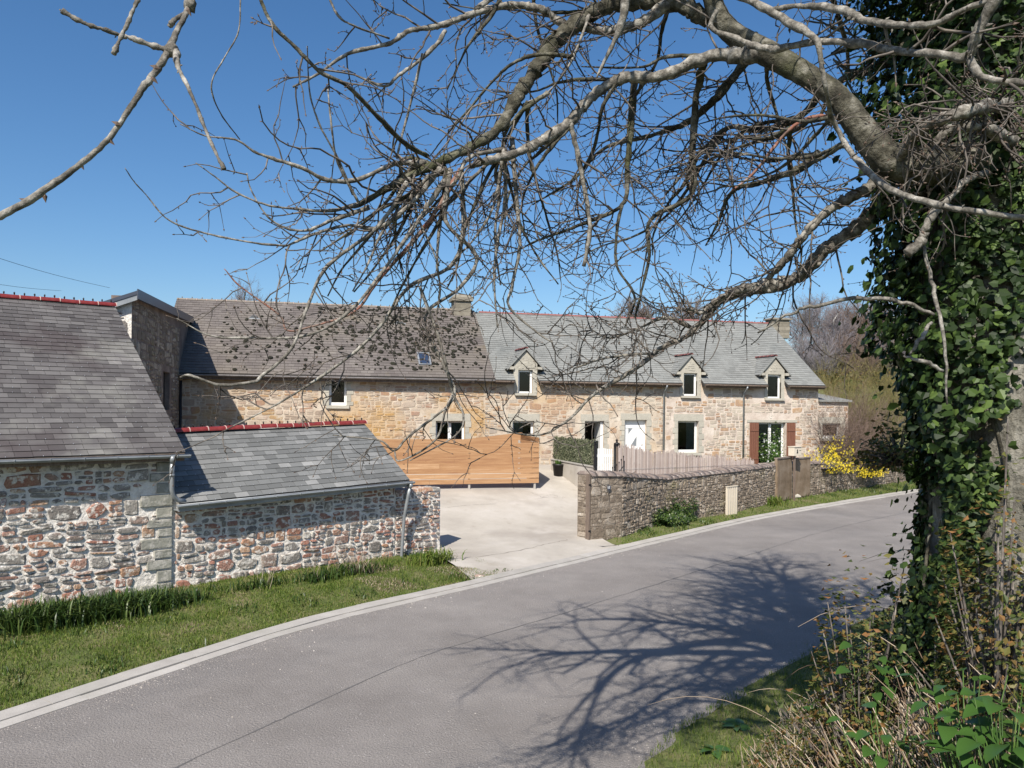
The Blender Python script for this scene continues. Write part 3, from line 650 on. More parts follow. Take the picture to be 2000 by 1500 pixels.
D1o = (D1o[0], D1o[1], -.2, D1o[3]); D2o = (D2o[0], D2o[1], -.2, D2o[3]); SHo = (SHo[0], SHo[1], -.2, SHo[3])
W1o = (W1o[0], W1o[1], W1o[3] - 1.25, W1o[3]); W2o = (W2o[0], W2o[1], W2o[3] - 1.0, W2o[3])
DM = [op(1012, 722, 1040, 768), op(1335, 728, 1361, 773), op(1499, 731, 1525, 778)]
def house_wall(parent, u0, u1, ops, sup, left_gable, right_gable, seed, name='wall', mm=None):
    m = MB(); zt = ZE + .12
    wall_open(m, u0, u1, -1.6, zt, 0, THH, [o for o in ops])
    m.box(u0, u1, 2 * WR - THH, 2 * WR, -1.6, zt)
    for u, g in ((u0, left_gable), (u1 - THH, right_gable)):
        if g: m.prism([(u + .004, THH, -1.6), (u + .004, 2 * WR - THH, -1.6), (u + .004, 2 * WR - THH, zt), (u + .004, WR, ZR - .12), (u + .004, THH, zt)], (THH - .008, 0, 0))
    rn = random.Random(seed)
    def ok(u, v):
        if v > zt - .06: return False
        for o in ops + sup:
            if o[0] - .02 < u < o[1] + .02 and o[2] - .02 < v < o[3] + .02: return False
        return True
    stones(m, u0 + .02, u1 - .02, -.4, zt, ok, rn, band=.27, seg=(.28, .62), prot=(.004, .018), gap=.010, pts=8, rg=.22)
    return m
# dressed surrounds (lintel, jambs, sill) as plain blocks standing 1 cm proud
def surround(parent, o, lint=.30, side=.20, sill=True, jam=True, sillw=.12):
    m = MB(); a, b, c, d = o
    m.box(a - side * 1.05, b + side * 1.1, -.022, .10, d + .003, d + lint, 0)
    if jam:
        for s in (0, 1):
            v = d; k = s
            while v > max(c, -.3) + .03:
                h = min(rh.uniform(.2, .3), v - c); q = side * (1.25 if k % 2 else .8); x0, x1 = (a - q, a - .001) if s == 0 else (b + .001, b + q)
                m.box(x0, x1, -.018 - rh.uniform(0, .006), .08, v - h + .008, v - .004, 0); v -= h; k += 1
    m.build('lintel', M['dressed'], parent)
    if sill:
        m = MB(); m.box(a - .10, b + .10, -.09, .30, c - sillw, c + .002, 0); m.build('sill', M['dressed'], parent)
def sup_of(o, lint=.30, side=.20): return (o[0] - side * 1.15, o[1] + side * 1.15, o[2] - .12, o[3] + lint)
supA = [sup_of(o) for o in (W0o, W1o)]; supB = [sup_of(o) for o in (W2o, D1o, D2o, W3o, SHo, W4o)] + [(o[0] - .42, o[1] + .42, o[2] - .12, ZE + 2) for o in DM]
SPLIT = UB - .35
house_wall(fa, UA, SPLIT, [W0o, W1o], supA, True, False, 5).build('wall', [M['mortar_far'], M['stone_far']], fa)
ob = [W2o, D1o, D2o, W3o, SHo, W4o] + [(o[0], o[1], o[2], ZE + .12) for o in DM]
UWE = UE - .15
# right house front in two finishes: ochre stones by the left house, paler towards the end
UMID = FH.u(1300)
mA = house_wall(fb, SPLIT, UMID, [o for o in ob if o[0] < UMID], supB, False, False, 6); mA.m = [{0: 0, 1: 1}[k] for k in mA.m]
mB = house_wall(fb, UMID, UWE, [o for o in ob if o[0] > UMID], supB, False, True, 7)
mA.add(mB.v, mB.f, 0); mA.m[-len(mB.f):] = [k + 2 for k in mB.m]
mA.build('wall', [M['mortar_far'], M['stone_far_b'], M['mortar_far_b'], M['stone_far_b']], fb)
# floors and dark rooms behind the openings
for f, a, b in ((fa, UA + .6, SPLIT - .02), (fb, SPLIT + .02, UWE - .6)):
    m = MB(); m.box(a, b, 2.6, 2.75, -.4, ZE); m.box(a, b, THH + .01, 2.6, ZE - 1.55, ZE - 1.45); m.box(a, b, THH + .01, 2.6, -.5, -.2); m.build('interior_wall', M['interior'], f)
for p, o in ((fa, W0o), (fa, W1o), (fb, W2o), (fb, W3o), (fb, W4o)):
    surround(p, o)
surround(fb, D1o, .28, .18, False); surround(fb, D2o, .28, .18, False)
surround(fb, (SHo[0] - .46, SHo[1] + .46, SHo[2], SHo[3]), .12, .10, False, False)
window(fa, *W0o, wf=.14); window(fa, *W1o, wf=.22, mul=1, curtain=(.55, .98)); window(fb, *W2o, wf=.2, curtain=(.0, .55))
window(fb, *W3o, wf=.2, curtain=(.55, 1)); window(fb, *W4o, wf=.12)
# shuttered french window with lace behind
window(fb, SHo[0], SHo[1], .0, SHo[3], wf=.2, mul=1, name='french_window', curtain=(.02, .98))
for x0, x1, sg in ((SHo[0] - .46, SHo[0] - .01, 0), (SHo[1] + .01, SHo[1] + .46, 1)):
    m = MB(); n = 5
    for i in range(n): m.box(x0 + (x1 - x0) * i / n + .004, x0 + (x1 - x0) * (i + 1) / n - .004, -.075, -.045, .0, SHo[3] - .01)
    for z in (.35, SHo[3] - .35): m.box(x0 + .02, x1 - .02, -.095, -.073, z - .045, z + .045)
    m.build('shutter', M['shutter'], fb)
# open doorway with its white leaf folded inwards; closed white door with triangular panes
m = MB(); a, b, c, d = D1o
m.box(b - .12, b - .07, .10, .9, 0.05, d - .03);  m.box(a, a + .05, .12, .18, .0, d); m.box(b - .05, b, .12, .18, .0, d); m.box(a + .05, b - .05, .12, .18, d - .05, d); m.build('door', M['white'], fb)
m = MB(); a, b, c, d = D2o; w0 = .16
m.box(a, a + .055, w0, w0 + .06, .0, d); m.box(b - .055, b, w0, w0 + .06, .0, d); m.box(a + .055, b - .055, w0, w0 + .06, d - .055, d); m.box(a + .058, b - .058, w0 + .012, w0 + .055, .02, d - .058)
m.box(a + .055, b - .055, w0 - .002, w0 + .012, d - .36, d - .30)
do = m.build('door', M['white'], fb)
m = MB(); W_ = b - a
for tri in (((.24, .78), (.44, .78), (.24, .66)), ((.62, .62), (.62, .42), (.34, .42)), ((.3, .22), (.3, .06), (.6, .06))):
    m = MB(); pts = [(a + W_ * x, w0 + .008, d * z * 1.06) for x, z in tri]; m.prism(pts, (0, .006, 0)); m.build('pane', M['zinc'], do)
m = MB(); m.tube([(b - .12, w0, 1.0), (b - .12, w0 - .04, 1.0), (b - .22, w0 - .04, 1.0)], .01, 6); m.build('handle', M['zinc'], do)
# ---- roofs ----
def roof(parent, u0, u1, mt, lift, seed, expo, wid, notches=()):
    m = MB(); rn = random.Random(seed); S = Vector((0, WR + .3, ZR - ZE)); L = S.length; N = Vector((0, -SLP, 1)).normalized() * lift
    for s in (1, -1):
        P = [Vector((u0, -.3, ZE)) + N, Vector((u1, -.3, ZE)) + N, Vector((u1, WR, ZR)) + N, Vector((u0, WR, ZR)) + N]
        if s < 0: P = [Vector((p.x, 2 * WR - p.y, p.z)) for p in P][::-1]; m.prism(P, (0, 0, -.10), 1)
        else:
            cuts = sorted(notches); x = u0; 
            for a, b, wn in list(cuts) + [(u1, u1, 0)]:
                m.prism([Vector((x, -.3, ZE)) + N, Vector((a, -.3, ZE)) + N, Vector((a, WR, ZR)) + N, Vector((x, WR, ZR)) + N], (0, 0, -.10), 1)
                if b > a: m.prism([Vector((a, wn, roofz(wn))) + N, Vector((b, wn, roofz(wn))) + N, Vector((b, WR, ZR)) + N, Vector((a, WR, ZR)) + N], (0, 0, -.10), 1)
                x = b
    cuts = sorted(notches); x = u0; Sn = S.normalized()
    for a, b, wn in list(cuts) + [(u1, u1, 0)]:
        slates(m, Vector((x, -.3, ZE)) + N, (1, 0, 0), Sn, a - x, L - .03, expo, wid, rn, 0, th=.012)
        if b > a:
            s0 = (Vector((0, wn, roofz(wn))) - Vector((0, -.3, ZE))).length
            slates(m, Vector((a, -.3, ZE)) + N + Sn * s0, (1, 0, 0), Sn, b - a, L - .03 - s0, expo, wid, rn, 0, th=.012)
        x = b
    return m.build('roof', [mt, M['under']], parent)
ra = roof(fa, UA, UB + .02, M['slate_a'], .07, 31, .19, .27)
nots = [((o[0] + o[1]) / 2 - .50, (o[0] + o[1]) / 2 + .50, .35) for o in DM]
rb_ = roof(fb, UB + .022, UE, M['slate_b'], .0, 32, .17, .25, nots)
m = MB(); p = [Vector((UB + .03, -.32, ZE + .01)), Vector((UB + .03, WR, ZR + .01))]
# ridge tiles
tg = half_tile(.40, .09, 1); tr = half_tile(.34, .085, 1)
ua_l = UA
ridge(fa, tg, [M['grey_tile'], M['joint'], M['grey_tile']], (UA, WR, ZR + .03), (UB - .1, WR, ZR + .03), .40)
UR2 = FH.uz(1503, 628, WR)[0]
ridge(fb, tr, [M['red_old'], M['red_old'], M['black']], (UB + .25, WR, ZR - .03), (UR2, WR, ZR - .03), .34)
# chimneys
def chimney(parent, u0, u1, wc, dep, zb, zt, cap, mt, seed):
    m = MB(); rn = random.Random(seed); z = zb; i = 0
    while z < zt - cap:
        h = rn.uniform(.12, .18); h = min(h, zt - cap - z); off = rn.uniform(-.01, .01)
        m.box(u0 + off, u1 + off, wc - dep / 2, wc + dep / 2, z, z + h - .006); m.box(u0 + .015, u1 - .015, wc - dep / 2 + .015, wc + dep / 2 - .015, z + h - .006, z + h)
        z += h
    o = m.build('chimney', mt, parent); m = MB(); m.box(u0 - .09, u1 + .09, wc - dep / 2 - .09, wc + dep / 2 + .09, zt - cap, zt - cap * .45)
    m.hexa([(u0 - .09, wc - dep / 2 - .09, zt - cap * .45), (u1 + .09, wc - dep / 2 - .09, zt - cap * .45), (u1 + .09, wc + dep / 2 + .09, zt - cap * .45), (u0 - .09, wc + dep / 2 + .09, zt - cap * .45)],
           [(u0 + .05, wc - dep / 2 + .05, zt), (u1 - .05, wc - dep / 2 + .05, zt), (u1 - .05, wc + dep / 2 - .05, zt), (u0 + .05, wc + dep / 2 - .05, zt)]); m.build('chimney_cap', mt, o)
cw = WR - .1
c0, ctop = FH.uz(887, 574, cw - .4); c1 = FH.uz(920, 574, cw - .4)[0]
chimney(fa, c0, c1, cw, .8, ZR - 1.1, ctop, .30, M['chim'], 3)
c0, ctop = FH.uz(1508, 616, WR - .3); c1 = FH.uz(1546, 612, WR - .3)[0]
chimney(fb, c0, c1 - .1, WR, .6, ZR - .75, ctop - .1, .10, M['chim'], 4)
# gutters and pipes
m = MB(); gutter(m, (UA, -.38, ZE + .02), (UB, -.38, ZE + .0), .07); m.build('gutter', M['oldzinc'] if 'oldzinc' in M else M['zinc'], fa)
m = MB(); m.box(UA, SPLIT, -.30, -.27, ZE - .16, ZE + .02); m.box(UA, SPLIT, -.27, 0, ZE - .10, ZE - .07); m.build('fascia', M['oldwood'], fa)
gs = [SPLIT + .5] + [x for o in DM for x in ((o[0] + o[1]) / 2 - .56, (o[0] + o[1]) / 2 + .56)] + [UE - .02]
gs[0] = UB + .03
m = MB(); f = MB()
for a, b in zip(gs[::2], gs[1::2]):
    gutter(m, (a, -.38, ZE - .04), (b, -.38, ZE - .05), .065); f.box(a, b, -.30, -.27, ZE - .17, ZE - .02); f.box(a, b, -.27, 0, ZE - .12, ZE - .09)
m.build('gutter', M['oldwood'], fb); f.build('fascia', M['oldwood'], fb)
for px in (1297, 1453):
    u = FH.u(px, -.1); m = MB(); m.tube([(u, -.38, ZE - .10), (u, -.36, ZE - .18), (u, -.08, ZE - .38), (u, -.08, -.3)], .045, 8); m.build('downpipe', M['zinc'], fb)
# skylight and roof vents on the left roof
def on_roof(px, py, lift=.09):
    a, b = ray(px, py); D = Vector((a, 1, b)); Q = FH.o + FH.n * -.3 + Vector((0, 0, ZE + lift)); nn = (Vector((0, 0, 1)) - FH.n * SLP)
    t = (Q - Vector((0, 0, HC))).dot(nn) / D.dot(nn); return FH.loc(Vector((0, 0, HC)) + D * t)
a = on_roof(818, 714); b = on_roof(838, 691); m = MB(); Sd = Vector((0, 1, SLP)).normalized(); Nn = Vector((0, -SLP, 1)).normalized(); L = (b.y - a.y) * sqrt(1 + SLP ** 2); wdt = b.x - a.x
def rbox(m, o, x0, x1, s0, s1, h0, h1_, mi=0):
    P = lambda x, s, h: o + Vector((x, 0, 0)) + Sd * s + Nn * h
    m.hexa([P(x0, s0, h0), P(x1, s0, h0), P(x1, s1, h0), P(x0, s1, h0)], [P(x0, s0, h1_), P(x1, s0, h1_), P(x1, s1, h1_), P(x0, s1, h1_)], mi)
t = .06
rbox(m, a, 0, wdt, 0, t, 0, .07); rbox(m, a, 0, wdt, L - t, L, 0, .07); rbox(m, a, 0, t, t, L - t, 0, .07); rbox(m, a, wdt - t, wdt, t, L - t, 0, .07)
so = m.build('skylight', M['zinc'], fa); m = MB(); rbox(m, a, t, wdt - t, t, L - t, .03, .04); m.build('pane', M['skyglass'] if 'skyglass' in M else M['black'], so)
for px, py in ((495, 622), (781, 632)):
    c = on_roof(px, py); m = MB(); m.add([c + Vector((-.22, 0, 0)), c + Vector((.22, 0, 0)), c + Nn * .14 + Vector((0, .0, .03)), c + Sd * .35 + Nn * .01], [(0, 1, 2), (1, 3, 2), (3, 0, 2)]); m.add([c + Vector((-.26, 0, 0)) - Sd * .1, c + Vector((.26, 0, 0)) - Sd * .1, c + Vector((.26, 0, 0)) + Nn * .02, c + Vector((-.26, 0, 0)) + Nn * .02], [(0, 1, 2, 3)]); m.build('roof_vent', M['zinc'], fa)
# moss cushions on the left roof
m = MB(); rn = random.Random(77); c = 0
while c < 1000:
    px = rn.uniform(390, 962); py = rn.uniform(600, 722); t = (px - 390) / 570
    d = .25 + .75 * min(1, max(0, (px - 560) / 200))
    if py > 690: d *= .35
    if 700 < px < 780 and py > 660: d *= 1.0
    if 640 < px < 720 and py > 655: d *= .35
    if rn.random() > d: continue
    p = on_roof(px, py, .125)
    if p.y > WR - .1 or p.x > UB - .15 or p.x < 1.2: continue
    r = rn.choice((.03, .035, .04, .045, .05, .06, .07, .09)) * rn.uniform(.8, 1.1)
    nb = len(m.v); m.blob((0, 0, 0), r, rn.uniform(.9, 1.35), rn.uniform(.9, 1.3), .6, 8, 4, .22, 0, rn)
    for i in range(nb, len(m.v)): x, y, z = m.v[i]; q = p + Vector((x, 0, 0)) + Sd * y + Nn * z; m.v[i] = tuple(q)
    c += 1
mo = m.build('moss', M['moss'], fa); mo['kind'] = 'stuff'
# ---- dormers ----
def dormer(o, seed, apex_px, apex_py):
    rn = random.Random(seed); a, b, c, d = o; uc = (a + b) / 2; hw = .50
    ua, za = FH.uz(apex_px, apex_py, -.15); hr = .80; ze = za - .86; wf = -.03
    gz = lambda x: za - .10 - .86 / hr * abs(x - uc) * 1.0
    dm = MB()
    # face wall with the window opening, from below the eaves up to the gable
    wall_open(dm, uc - hw, uc + hw, c - .01, ze + .05, wf, wf + .5, [(a, b, c, d)])
    dm.prism([(uc - hw, wf, ze + .05), (uc + hw, wf, ze + .05), (uc + hw, wf, gz(uc + hw)), (uc, wf, gz(uc)), (uc - hw, wf, gz(uc - hw))], (0, .4, 0))
    wb = (ze + .3 - ZE) / SLP
    for s in (-1, 1):
        x0, x1 = (uc - hw, uc - hw + .14) if s < 0 else (uc + hw - .14, uc + hw)
        dm.hexa([(x0, wf + .5, ZE - .3), (x1, wf + .5, ZE - .3), (x1, wb, ZE + .1), (x0, wb, ZE + .1)], [(x0, wf + .5, ze + .2), (x1, wf + .5, ze + .2), (x1, wb, ze + .2), (x0, wb, ze + .2)])
    # projecting eaves stones
    for s in (-1, 1): dm.box(*(sorted((uc + s * hw, uc + s * (hr - .10)))), wf - .08, wf + .3, ze - .02, ze + .10)
    stones(dm, uc - hw + .01, uc + hw - .01, c - .05, za, lambda u, v: not (a - .03 < u < b + .03 and c - .1 < v < d + .02) and v < gz(u) - .04, rn, band=.24, seg=(.22, .42), prot=(.006, .016), w=wf, pts=8, gap=.012)
    dd = dm.build('dormer', [M['dressed'], M['dressed']], fb)
    m = MB(); m.box(a - .14, b + .14, wf - .10, wf + .2, c - .10, c - .012); m.build('sill', M['dressed'], dd)
    rm = MB(); S1 = .86 / hr
    for s in (-1, 1):
        E = Vector((uc + s * hr, -.10, ze)); Sx = Vector((-s * hr, 0, za - ze)); Ls = Sx.length
        wtop = (za - ZE) / SLP - .3; wbot = (ze - ZE) / SLP - .3
        P = [E, Vector((uc, -.10, za)), Vector((uc, wtop, za)), Vector((uc + s * hr, wbot, ze))]
        if s > 0: P = P[::-1]
        P = [q - Vector((0, 0, .012)) for q in P]
        rm.prism(P, (0, 0, -.05), 1)
        zs = lambda q: ze + (za - ze) * q / Ls
        slates(rm, E + Vector((0, 0, .0)), (0, 1, 0), Sx, 5, Ls - .02, .13, .22, rn, 0, rng=lambda q: (0, (zs(q) - ZE) / SLP - .3 + .10 + .05))
        # barge edge
        rm.hexa([E + Vector((0, -.02, -.055)), Vector((uc, -.12, za - .055)), Vector((uc, -.102, za - .055)), E + Vector((0, -.002, -.055))], [E + Vector((0, -.02, .02)), Vector((uc, -.12, za + .02)), Vector((uc, -.102, za + .02)), E + Vector((0, -.002, .02))], 0)
    rm.build('dormer_roof', [M['slate_b'], M['under']], dd)
    L = (za - ZE) / SLP - .3 + .12; k = max(2, round(L / .34)); first = None; t2 = half_tile(.34, .085, 1) if False else None
    tm = MB(); n = 8
    m = MB()
    for i in range(k):
        y0, y1 = -.13 + L * i / k, -.13 + L * (i + 1) / k - .01; vs = []
        for y in (y0, y1):
            for q in range(n + 1): g = pi * q / n; vs.append((uc - cos(g) * .085, y, za + .0 + sin(g) * .075))
        m.add(vs, [(q, q + 1, n + 2 + q, n + 1 + q) for q in range(n)] + [tuple(range(n + 1))], 0, True)
    m.build('ridge_tiles', M['red_old'], dd)
    f = MB(); b_ = .085; w0 = wf + .14
    f.box(a, a + b_, w0, w0 + .05, c, d); f.box(b - b_, b, w0, w0 + .05, c, d); f.box(a + b_, b - b_, w0, w0 + .05, c, c + .07); f.box(a + b_, b - b_, w0, w0 + .05, d - b_, d); f.build('window_frame', M['white'], dd)
    m = MB(); m.box(a + b_, b - b_, w0 + .02, w0 + .03, c + .07, d - b_); m.build('pane', M['glass'], dd)
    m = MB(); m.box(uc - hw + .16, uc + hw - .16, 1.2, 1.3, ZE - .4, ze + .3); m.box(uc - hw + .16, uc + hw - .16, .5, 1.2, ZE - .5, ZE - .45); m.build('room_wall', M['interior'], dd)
for i, (o, ap) in enumerate(zip(DM, ((1026, 680), (1348, 692), (1512, 695)))): dormer(o, 50 + i, *ap)
# ================= things in the yard and along the garden wall =================
ry = random.Random(91)
def tframe(p, ang): return Frame(p.x, p.y, p.z, ang)
# ---- larch plank screen ----
pr = ghit(1052, 951); pr.y = 28.0; pr.x = ray(1052, 951)[0] * pr.y; pr.z = h1(pr.x, pr.y)
FS = tframe(pr, HA)
pr.z = HC + ray(1052, 952)[1] * pr.y - .0; FS.o.z = pr.z
scn = tag(empty('plank_screen', FS), 'new orange larch plank enclosure standing in the concrete yard', 'fence')
tz = FS.uz(1050, 864, 0)[1]; lx = FS.u(745); bz = FS.uz(1050, 943, 0)[1]
m = MB(); nb = 8
for i in range(nb):
    z0_, z1_ = bz + (tz - bz) * i / nb, bz + (tz - bz) * (i + 1) / nb - .020; x = lx
    cuts = [lx, lx + ry.uniform(1.5, 3.6), -.0]
    for a, b in zip(cuts[:-1], cuts[1:]): q = ry.uniform(0, .004); m.box(a + .003, b - .003, -.027 - q, -.002, z0_ + .001, z1_)
m.build('plank', M['plank'], scn)
m = MB(); n_ = 2.5
for i in range(nb + 1):
    z0_, z1_ = bz + (tz - bz) * i / nb, bz + (tz - bz) * (i + 1) / nb - .010; m.box(-.024, 0.0, .0, n_, z0_, z1_)
m.prism([(-.024, .0, tz), (-.024, n_, tz), (-.024, n_, tz + .26)], (.024, 0, 0)); m.build('side_plank', M['plank'], scn)
m = MB()
m.box(lx, -.03, n_, n_ + .025, bz, tz + .0); m.prism([(-2.2, n_, tz), (-.03, n_, tz), (-.03, n_, tz + .26)], (0, .025, 0)); m.build('back_plank', M['plank'], scn)
for px, dy in ((918, .0), (1046, .0), (790, .0)):
    u = FS.u(px); m = MB(); m.box(u - .035, u + .035, .0, .07, -.5 * 0 - .35, tz - .04); m.build('post', M['kerb'], scn)
for u in (-.1, lx + .1): m = MB(); m.box(u - .035, u + .035, n_ - .07, n_ - .002, -.3, tz - .04); m.build('post', M['kerb'], scn)
# ---- low rendered wall with green hedge-print screen ----
a0 = pix(1160, 940, 27.6); b0 = pix(1076, 928, 31.2); v = Vector((b0.x - a0.x, b0.y - a0.y, 0)); ang = atan2(v.y, v.x) + pi   # x from far end to near end
FG = Frame(b0.x, b0.y, h1(b0.x, b0.y), ang); Lg = v.length
FG = Frame(b0.x, b0.y, 1.0, atan2(-v.y, -v.x))
zg = lambda u: FG.uz(1160, 911, 0)[1] + (FG.uz(1077, 896, 0)[1] - FG.uz(1160, 911, 0)[1]) * (1 - u / Lg)
lw = tag(empty('low_wall', FG), 'low grey rendered wall under the green screen beside the white gate', 'wall')
m = MB(); m.hexa([(0, 0, -1.2), (Lg, 0, -1.2), (Lg, .2, -1.2), (0, .2, -1.2)], [(0, 0, zg(0) - .04), (Lg, 0, zg(Lg) - .04), (Lg, .2, zg(Lg) - .04), (0, .2, zg(0) - .04)]); m.build('render', M['concrete'], lw)
m = MB(); m.hexa([(-.02, -.03, zg(0) - .038), (Lg, -.03, zg(Lg) - .038), (Lg, .23, zg(Lg) - .038), (-.02, .23, zg(0) - .038)], [(-.02, -.03, zg(0)), (Lg, -.03, zg(Lg)), (Lg, .23, zg(Lg)), (-.02, .23, zg(0))]); m.build('coping', M['kerb'], lw)
gs_ = tag(empty('green_screen', FG), 'mottled green artificial hedge screen fixed on the low grey wall', 'screen')
tp = lambda u: FG.uz(1160, 860, 0)[1] + (FG.uz(1077, 852, 0)[1] - FG.uz(1160, 860, 0)[1]) * (1 - u / Lg)
m = MB(); NL = 4200
for i in range(NL):
    u = ry.uniform(.0, Lg - .03); lo, hi = zg(u) + .02, tp(u) + .02 * sin(u * 9); z = ry.uniform(lo, hi); w_ = .10 + ry.uniform(-.035, .03); s = ry.uniform(.03, .055); g = ry.uniform(0, 2 * pi); t_ = ry.uniform(-.6, .6)
    A = Vector((cos(g), t_ * .5, sin(g))) * s; B = Vector((-sin(g), .4 * t_, cos(g))) * s * .5; c = Vector((u, w_, z)); m.add([c - A, c - B, c + A, c + B], [(0, 1, 2, 3)])
m.build('leaves', M['hedge'], gs_)
m = MB(); m.hexa([(.02, .115, zg(0)), (Lg - .02, .115, zg(Lg)), (Lg - .02, .125, zg(Lg)), (.02, .125, zg(0))], [(.02, .115, tp(0) - .03), (Lg - .02, .115, tp(Lg) - .03), (Lg - .02, .125, tp(Lg) - .03), (.02, .125, tp(0) - .03)]); m.build('mesh_panel', M['hedge_back'], gs_)
for k in range(4): u = .04 + (Lg - .08) * k / 3; m = MB(); m.box(u - .02, u + .02, .13, .17, zg(u) - .02, tp(u) - .02); m.build('post', M['black'], gs_)
# ---- black gate posts, white picket gate ----
GY = 27.2
def thing_at(name, px, pyb, Y, label, cat, group=None, ang=0):
    p = pix(px, pyb, Y); return tag(empty(name, None, p, ang), label, cat, group), p
def lathe(m, prof, n=10, mi=0, c=(0, 0)):
    vs = []; L = len(prof)
    for r, z in prof:
        for k in range(n): g = 2 * pi * k / n; vs.append((c[0] + r * cos(g), c[1] + r * sin(g), z))
    m.add(vs, [(i * n + k, i * n + (k + 1) % n, (i + 1) * n + (k + 1) % n, (i + 1) * n + k) for i in range(L - 1) for k in range(n)] + [tuple(range(n))[::-1], tuple((L - 1) * n + k for k in range(n))], mi, True)
H_ = (955 - 868) * GY / F
t, p = thing_at('gate_post', 1162, 955, GY, 'thin black gate post between green screen and white gate', 'post', None, HA)
m = MB(); m.box(-.045, .045, -.045, .045, -.3, H_); m.build('shaft', M['black'], t); m = MB(); m.box(-.065, .065, -.065, .065, H_, H_ + .04); m.blob((0, 0, H_ + .09), .055, seg=10, rings=6, jit=0); m.build('finial', M['black'], t)
t, p = thing_at('gate_post', 1204, 955, GY, 'thick black gate post with ball finial between white gate and reed fence', 'post', None, HA)
m = MB(); m.box(-.085, .085, -.085, .085, -.3, H_); m.build('shaft', M['black'], t); m = MB(); lathe(m, [(.11, H_), (.11, H_ + .04), (.05, H_ + .06), (.03, H_ + .09)], 10); m.blob((0, 0, H_ + .14), .05, seg=10, rings=6, jit=0); m.build('finial', M['black'], t)
t, p = thing_at('picket_gate', 1165, 955, GY + .02, 'white picket gate between two black posts', 'gate', None, HA)
gw = (1197 - 1166) * GY / F; gh = (955 - 876) * GY / F
m = MB(); n = 8
for i in range(n): a = .03 + gw * i / n; m.box(a, a + gw / n * .60, -.012, .012, .06, gh + .02 * sin(i * .8)); 
m.build('picket', M['white'], t); m = MB()
for z in (.25, gh - .25): m.box(.0, gw + .03, .013, .04, z - .04, z + .04)
m.build('rail', M['white'], t)
# black iron ornament behind the wall
t, p = thing_at('iron_gate', 1196, 935, 24.0, 'small arched black wrought iron gate leaf behind the wall top', 'gate', None, HA)
m = MB(); iw = .36
for i in range(6): x = iw * i / 5; z = .22 + .34 * (i / 5) ** 1.5; m.tube([(x, 0, -.5), (x, 0, z + .1)], .011, 5); m.blob((x, 0, z + .12), .022, 1, 1, 1.6, 6, 4, 0)
m.build('bar', M['black'], t); m = MB(); m.tube([(iw * i / 8, 0, .05 + .34 * (i / 8) ** 1.5) for i in range(9)], .016, 6); m.tube([(iw * i / 8, 0, -.35) for i in range(9)], .014, 6); m.tube([(iw + .02, 0, -.6), (iw + .02, 0, .55)], .025, 6); m.build('frame', M['black'], t)
# ---- reed fence ----
ra_, rb2 = pix(1207, 935, 27.0), pix(1472, 935, 30.6); v = Vector((rb2.x - ra_.x, rb2.y - ra_.y, 0)); FR = Frame(ra_.x, ra_.y, .6, atan2(v.y, v.x)); LR = v.length
rf_ = tag(empty('reed_fence', FR), 'pinkish split reed screening fence behind the garden wall', 'fence')
zt0, zt1 = FR.uz(1209, 869, 0)[1], FR.uz(1468, 898, 0)[1]
m = MB(); u = 0
while u < LR:
    wd_ = ry.uniform(.012, .028); zt = zt0 + (zt1 - zt0) * (u / LR) ** .8 + ry.uniform(-.10, .06) + .05 * sin(u * 3); y = ry.uniform(-.012, .012)
    m.box(u, u + wd_, y - .006, y + .006, -.6, zt); u += wd_ + ry.uniform(0, .006)
m.build('reeds', M['reed'], rf_); m = MB()
for k in range(3):
    z = .25 + .4 * k
    if z < 1.4: m.tube([(0, -.028, z), (LR, -.028, z - .05)], .004, 4)
m.build('wire', M['zinc'], rf_)
for k in range(5): u = LR * k / 4; m = MB(); m.box(u - .03, u + .03, .022, .07, -.6, zt0 + (zt1 - zt0) * (u / LR) ** .8 - .06); m.build('post', M['oldwood'], rf_)
# ---- plant pot ----
g_ = ghit(1091, 930); g_.z = h1(g_.x, g_.y)
sc_ = g_.y / F
t = tag(empty('plant_pot', None, g_), 'dark plastic pot with a small leafy plant beside the low wall', 'flower pot')
hp = 24 * sc_; rp = 12 * sc_
m = MB(); lathe(m, [(rp * .78, 0), (rp * .97, hp * .86), (rp * 1.04, hp * .86), (rp * 1.04, hp), (rp * .92, hp), (rp * .9, hp - .03)], 16); m.build('pot', M['potblack'], t)
m = MB(); lathe(m, [(rp * .9, hp - .05), (.01, hp - .03)], 12); m.build('soil', M['soil'], t)
m = MB()
for i in range(70):
    g = ry.uniform(0, 6.28); r = ry.uniform(0, rp * .85); c = Vector((cos(g) * r, sin(g) * r, hp - .03)); d = Vector((cos(g) * .4, sin(g) * .4, 1)) * ry.uniform(.10, .2); s = Vector((-sin(g), cos(g), 0)) * .018
    m.add([c, c + d * .5 + s, c + d, c + d * .5 - s], [(0, 1, 2, 3)])
m.build('plant', M['leaf_green'], t)
# ================= garden wall =================
gw_ = [ghit(1153, 1056), ghit(1214, 1050), ghit(1300, 1022), ghit(1425, 1003), ghit(1550, 973), ghit(1655, 957)]
_l = (gw_[-1] - gw_[-2]).normalized(); gw_ += [gw_[-1] + _l * 3.0, gw_[-1] + _l * 8.0]
gw_ = [Vector((p.x, p.y, 0)) for p in gw_]
tops = [1.90, 1.88, 1.60, 1.60, 1.62, 1.55, 1.5, 1.3]
gz_ = [HC + ray(px, py)[1] * q.y for (px, py), q in zip(((1153, 928), (1214, 929), (1285, 935), (1425, 921), (1550, 905), (1640, 905)), gw_)] + [1.45, 1.2]
print('garden wall tops', [round(z, 2) for z in gz_], [tuple(round(c, 1) for c in p) for p in gw_])
gwall = tag(empty('garden_wall', None, gw_[0]), 'long old brown rubble garden wall with rough coping along the road verge', 'wall')
mw = MB(); mc = MB(); TW = .55
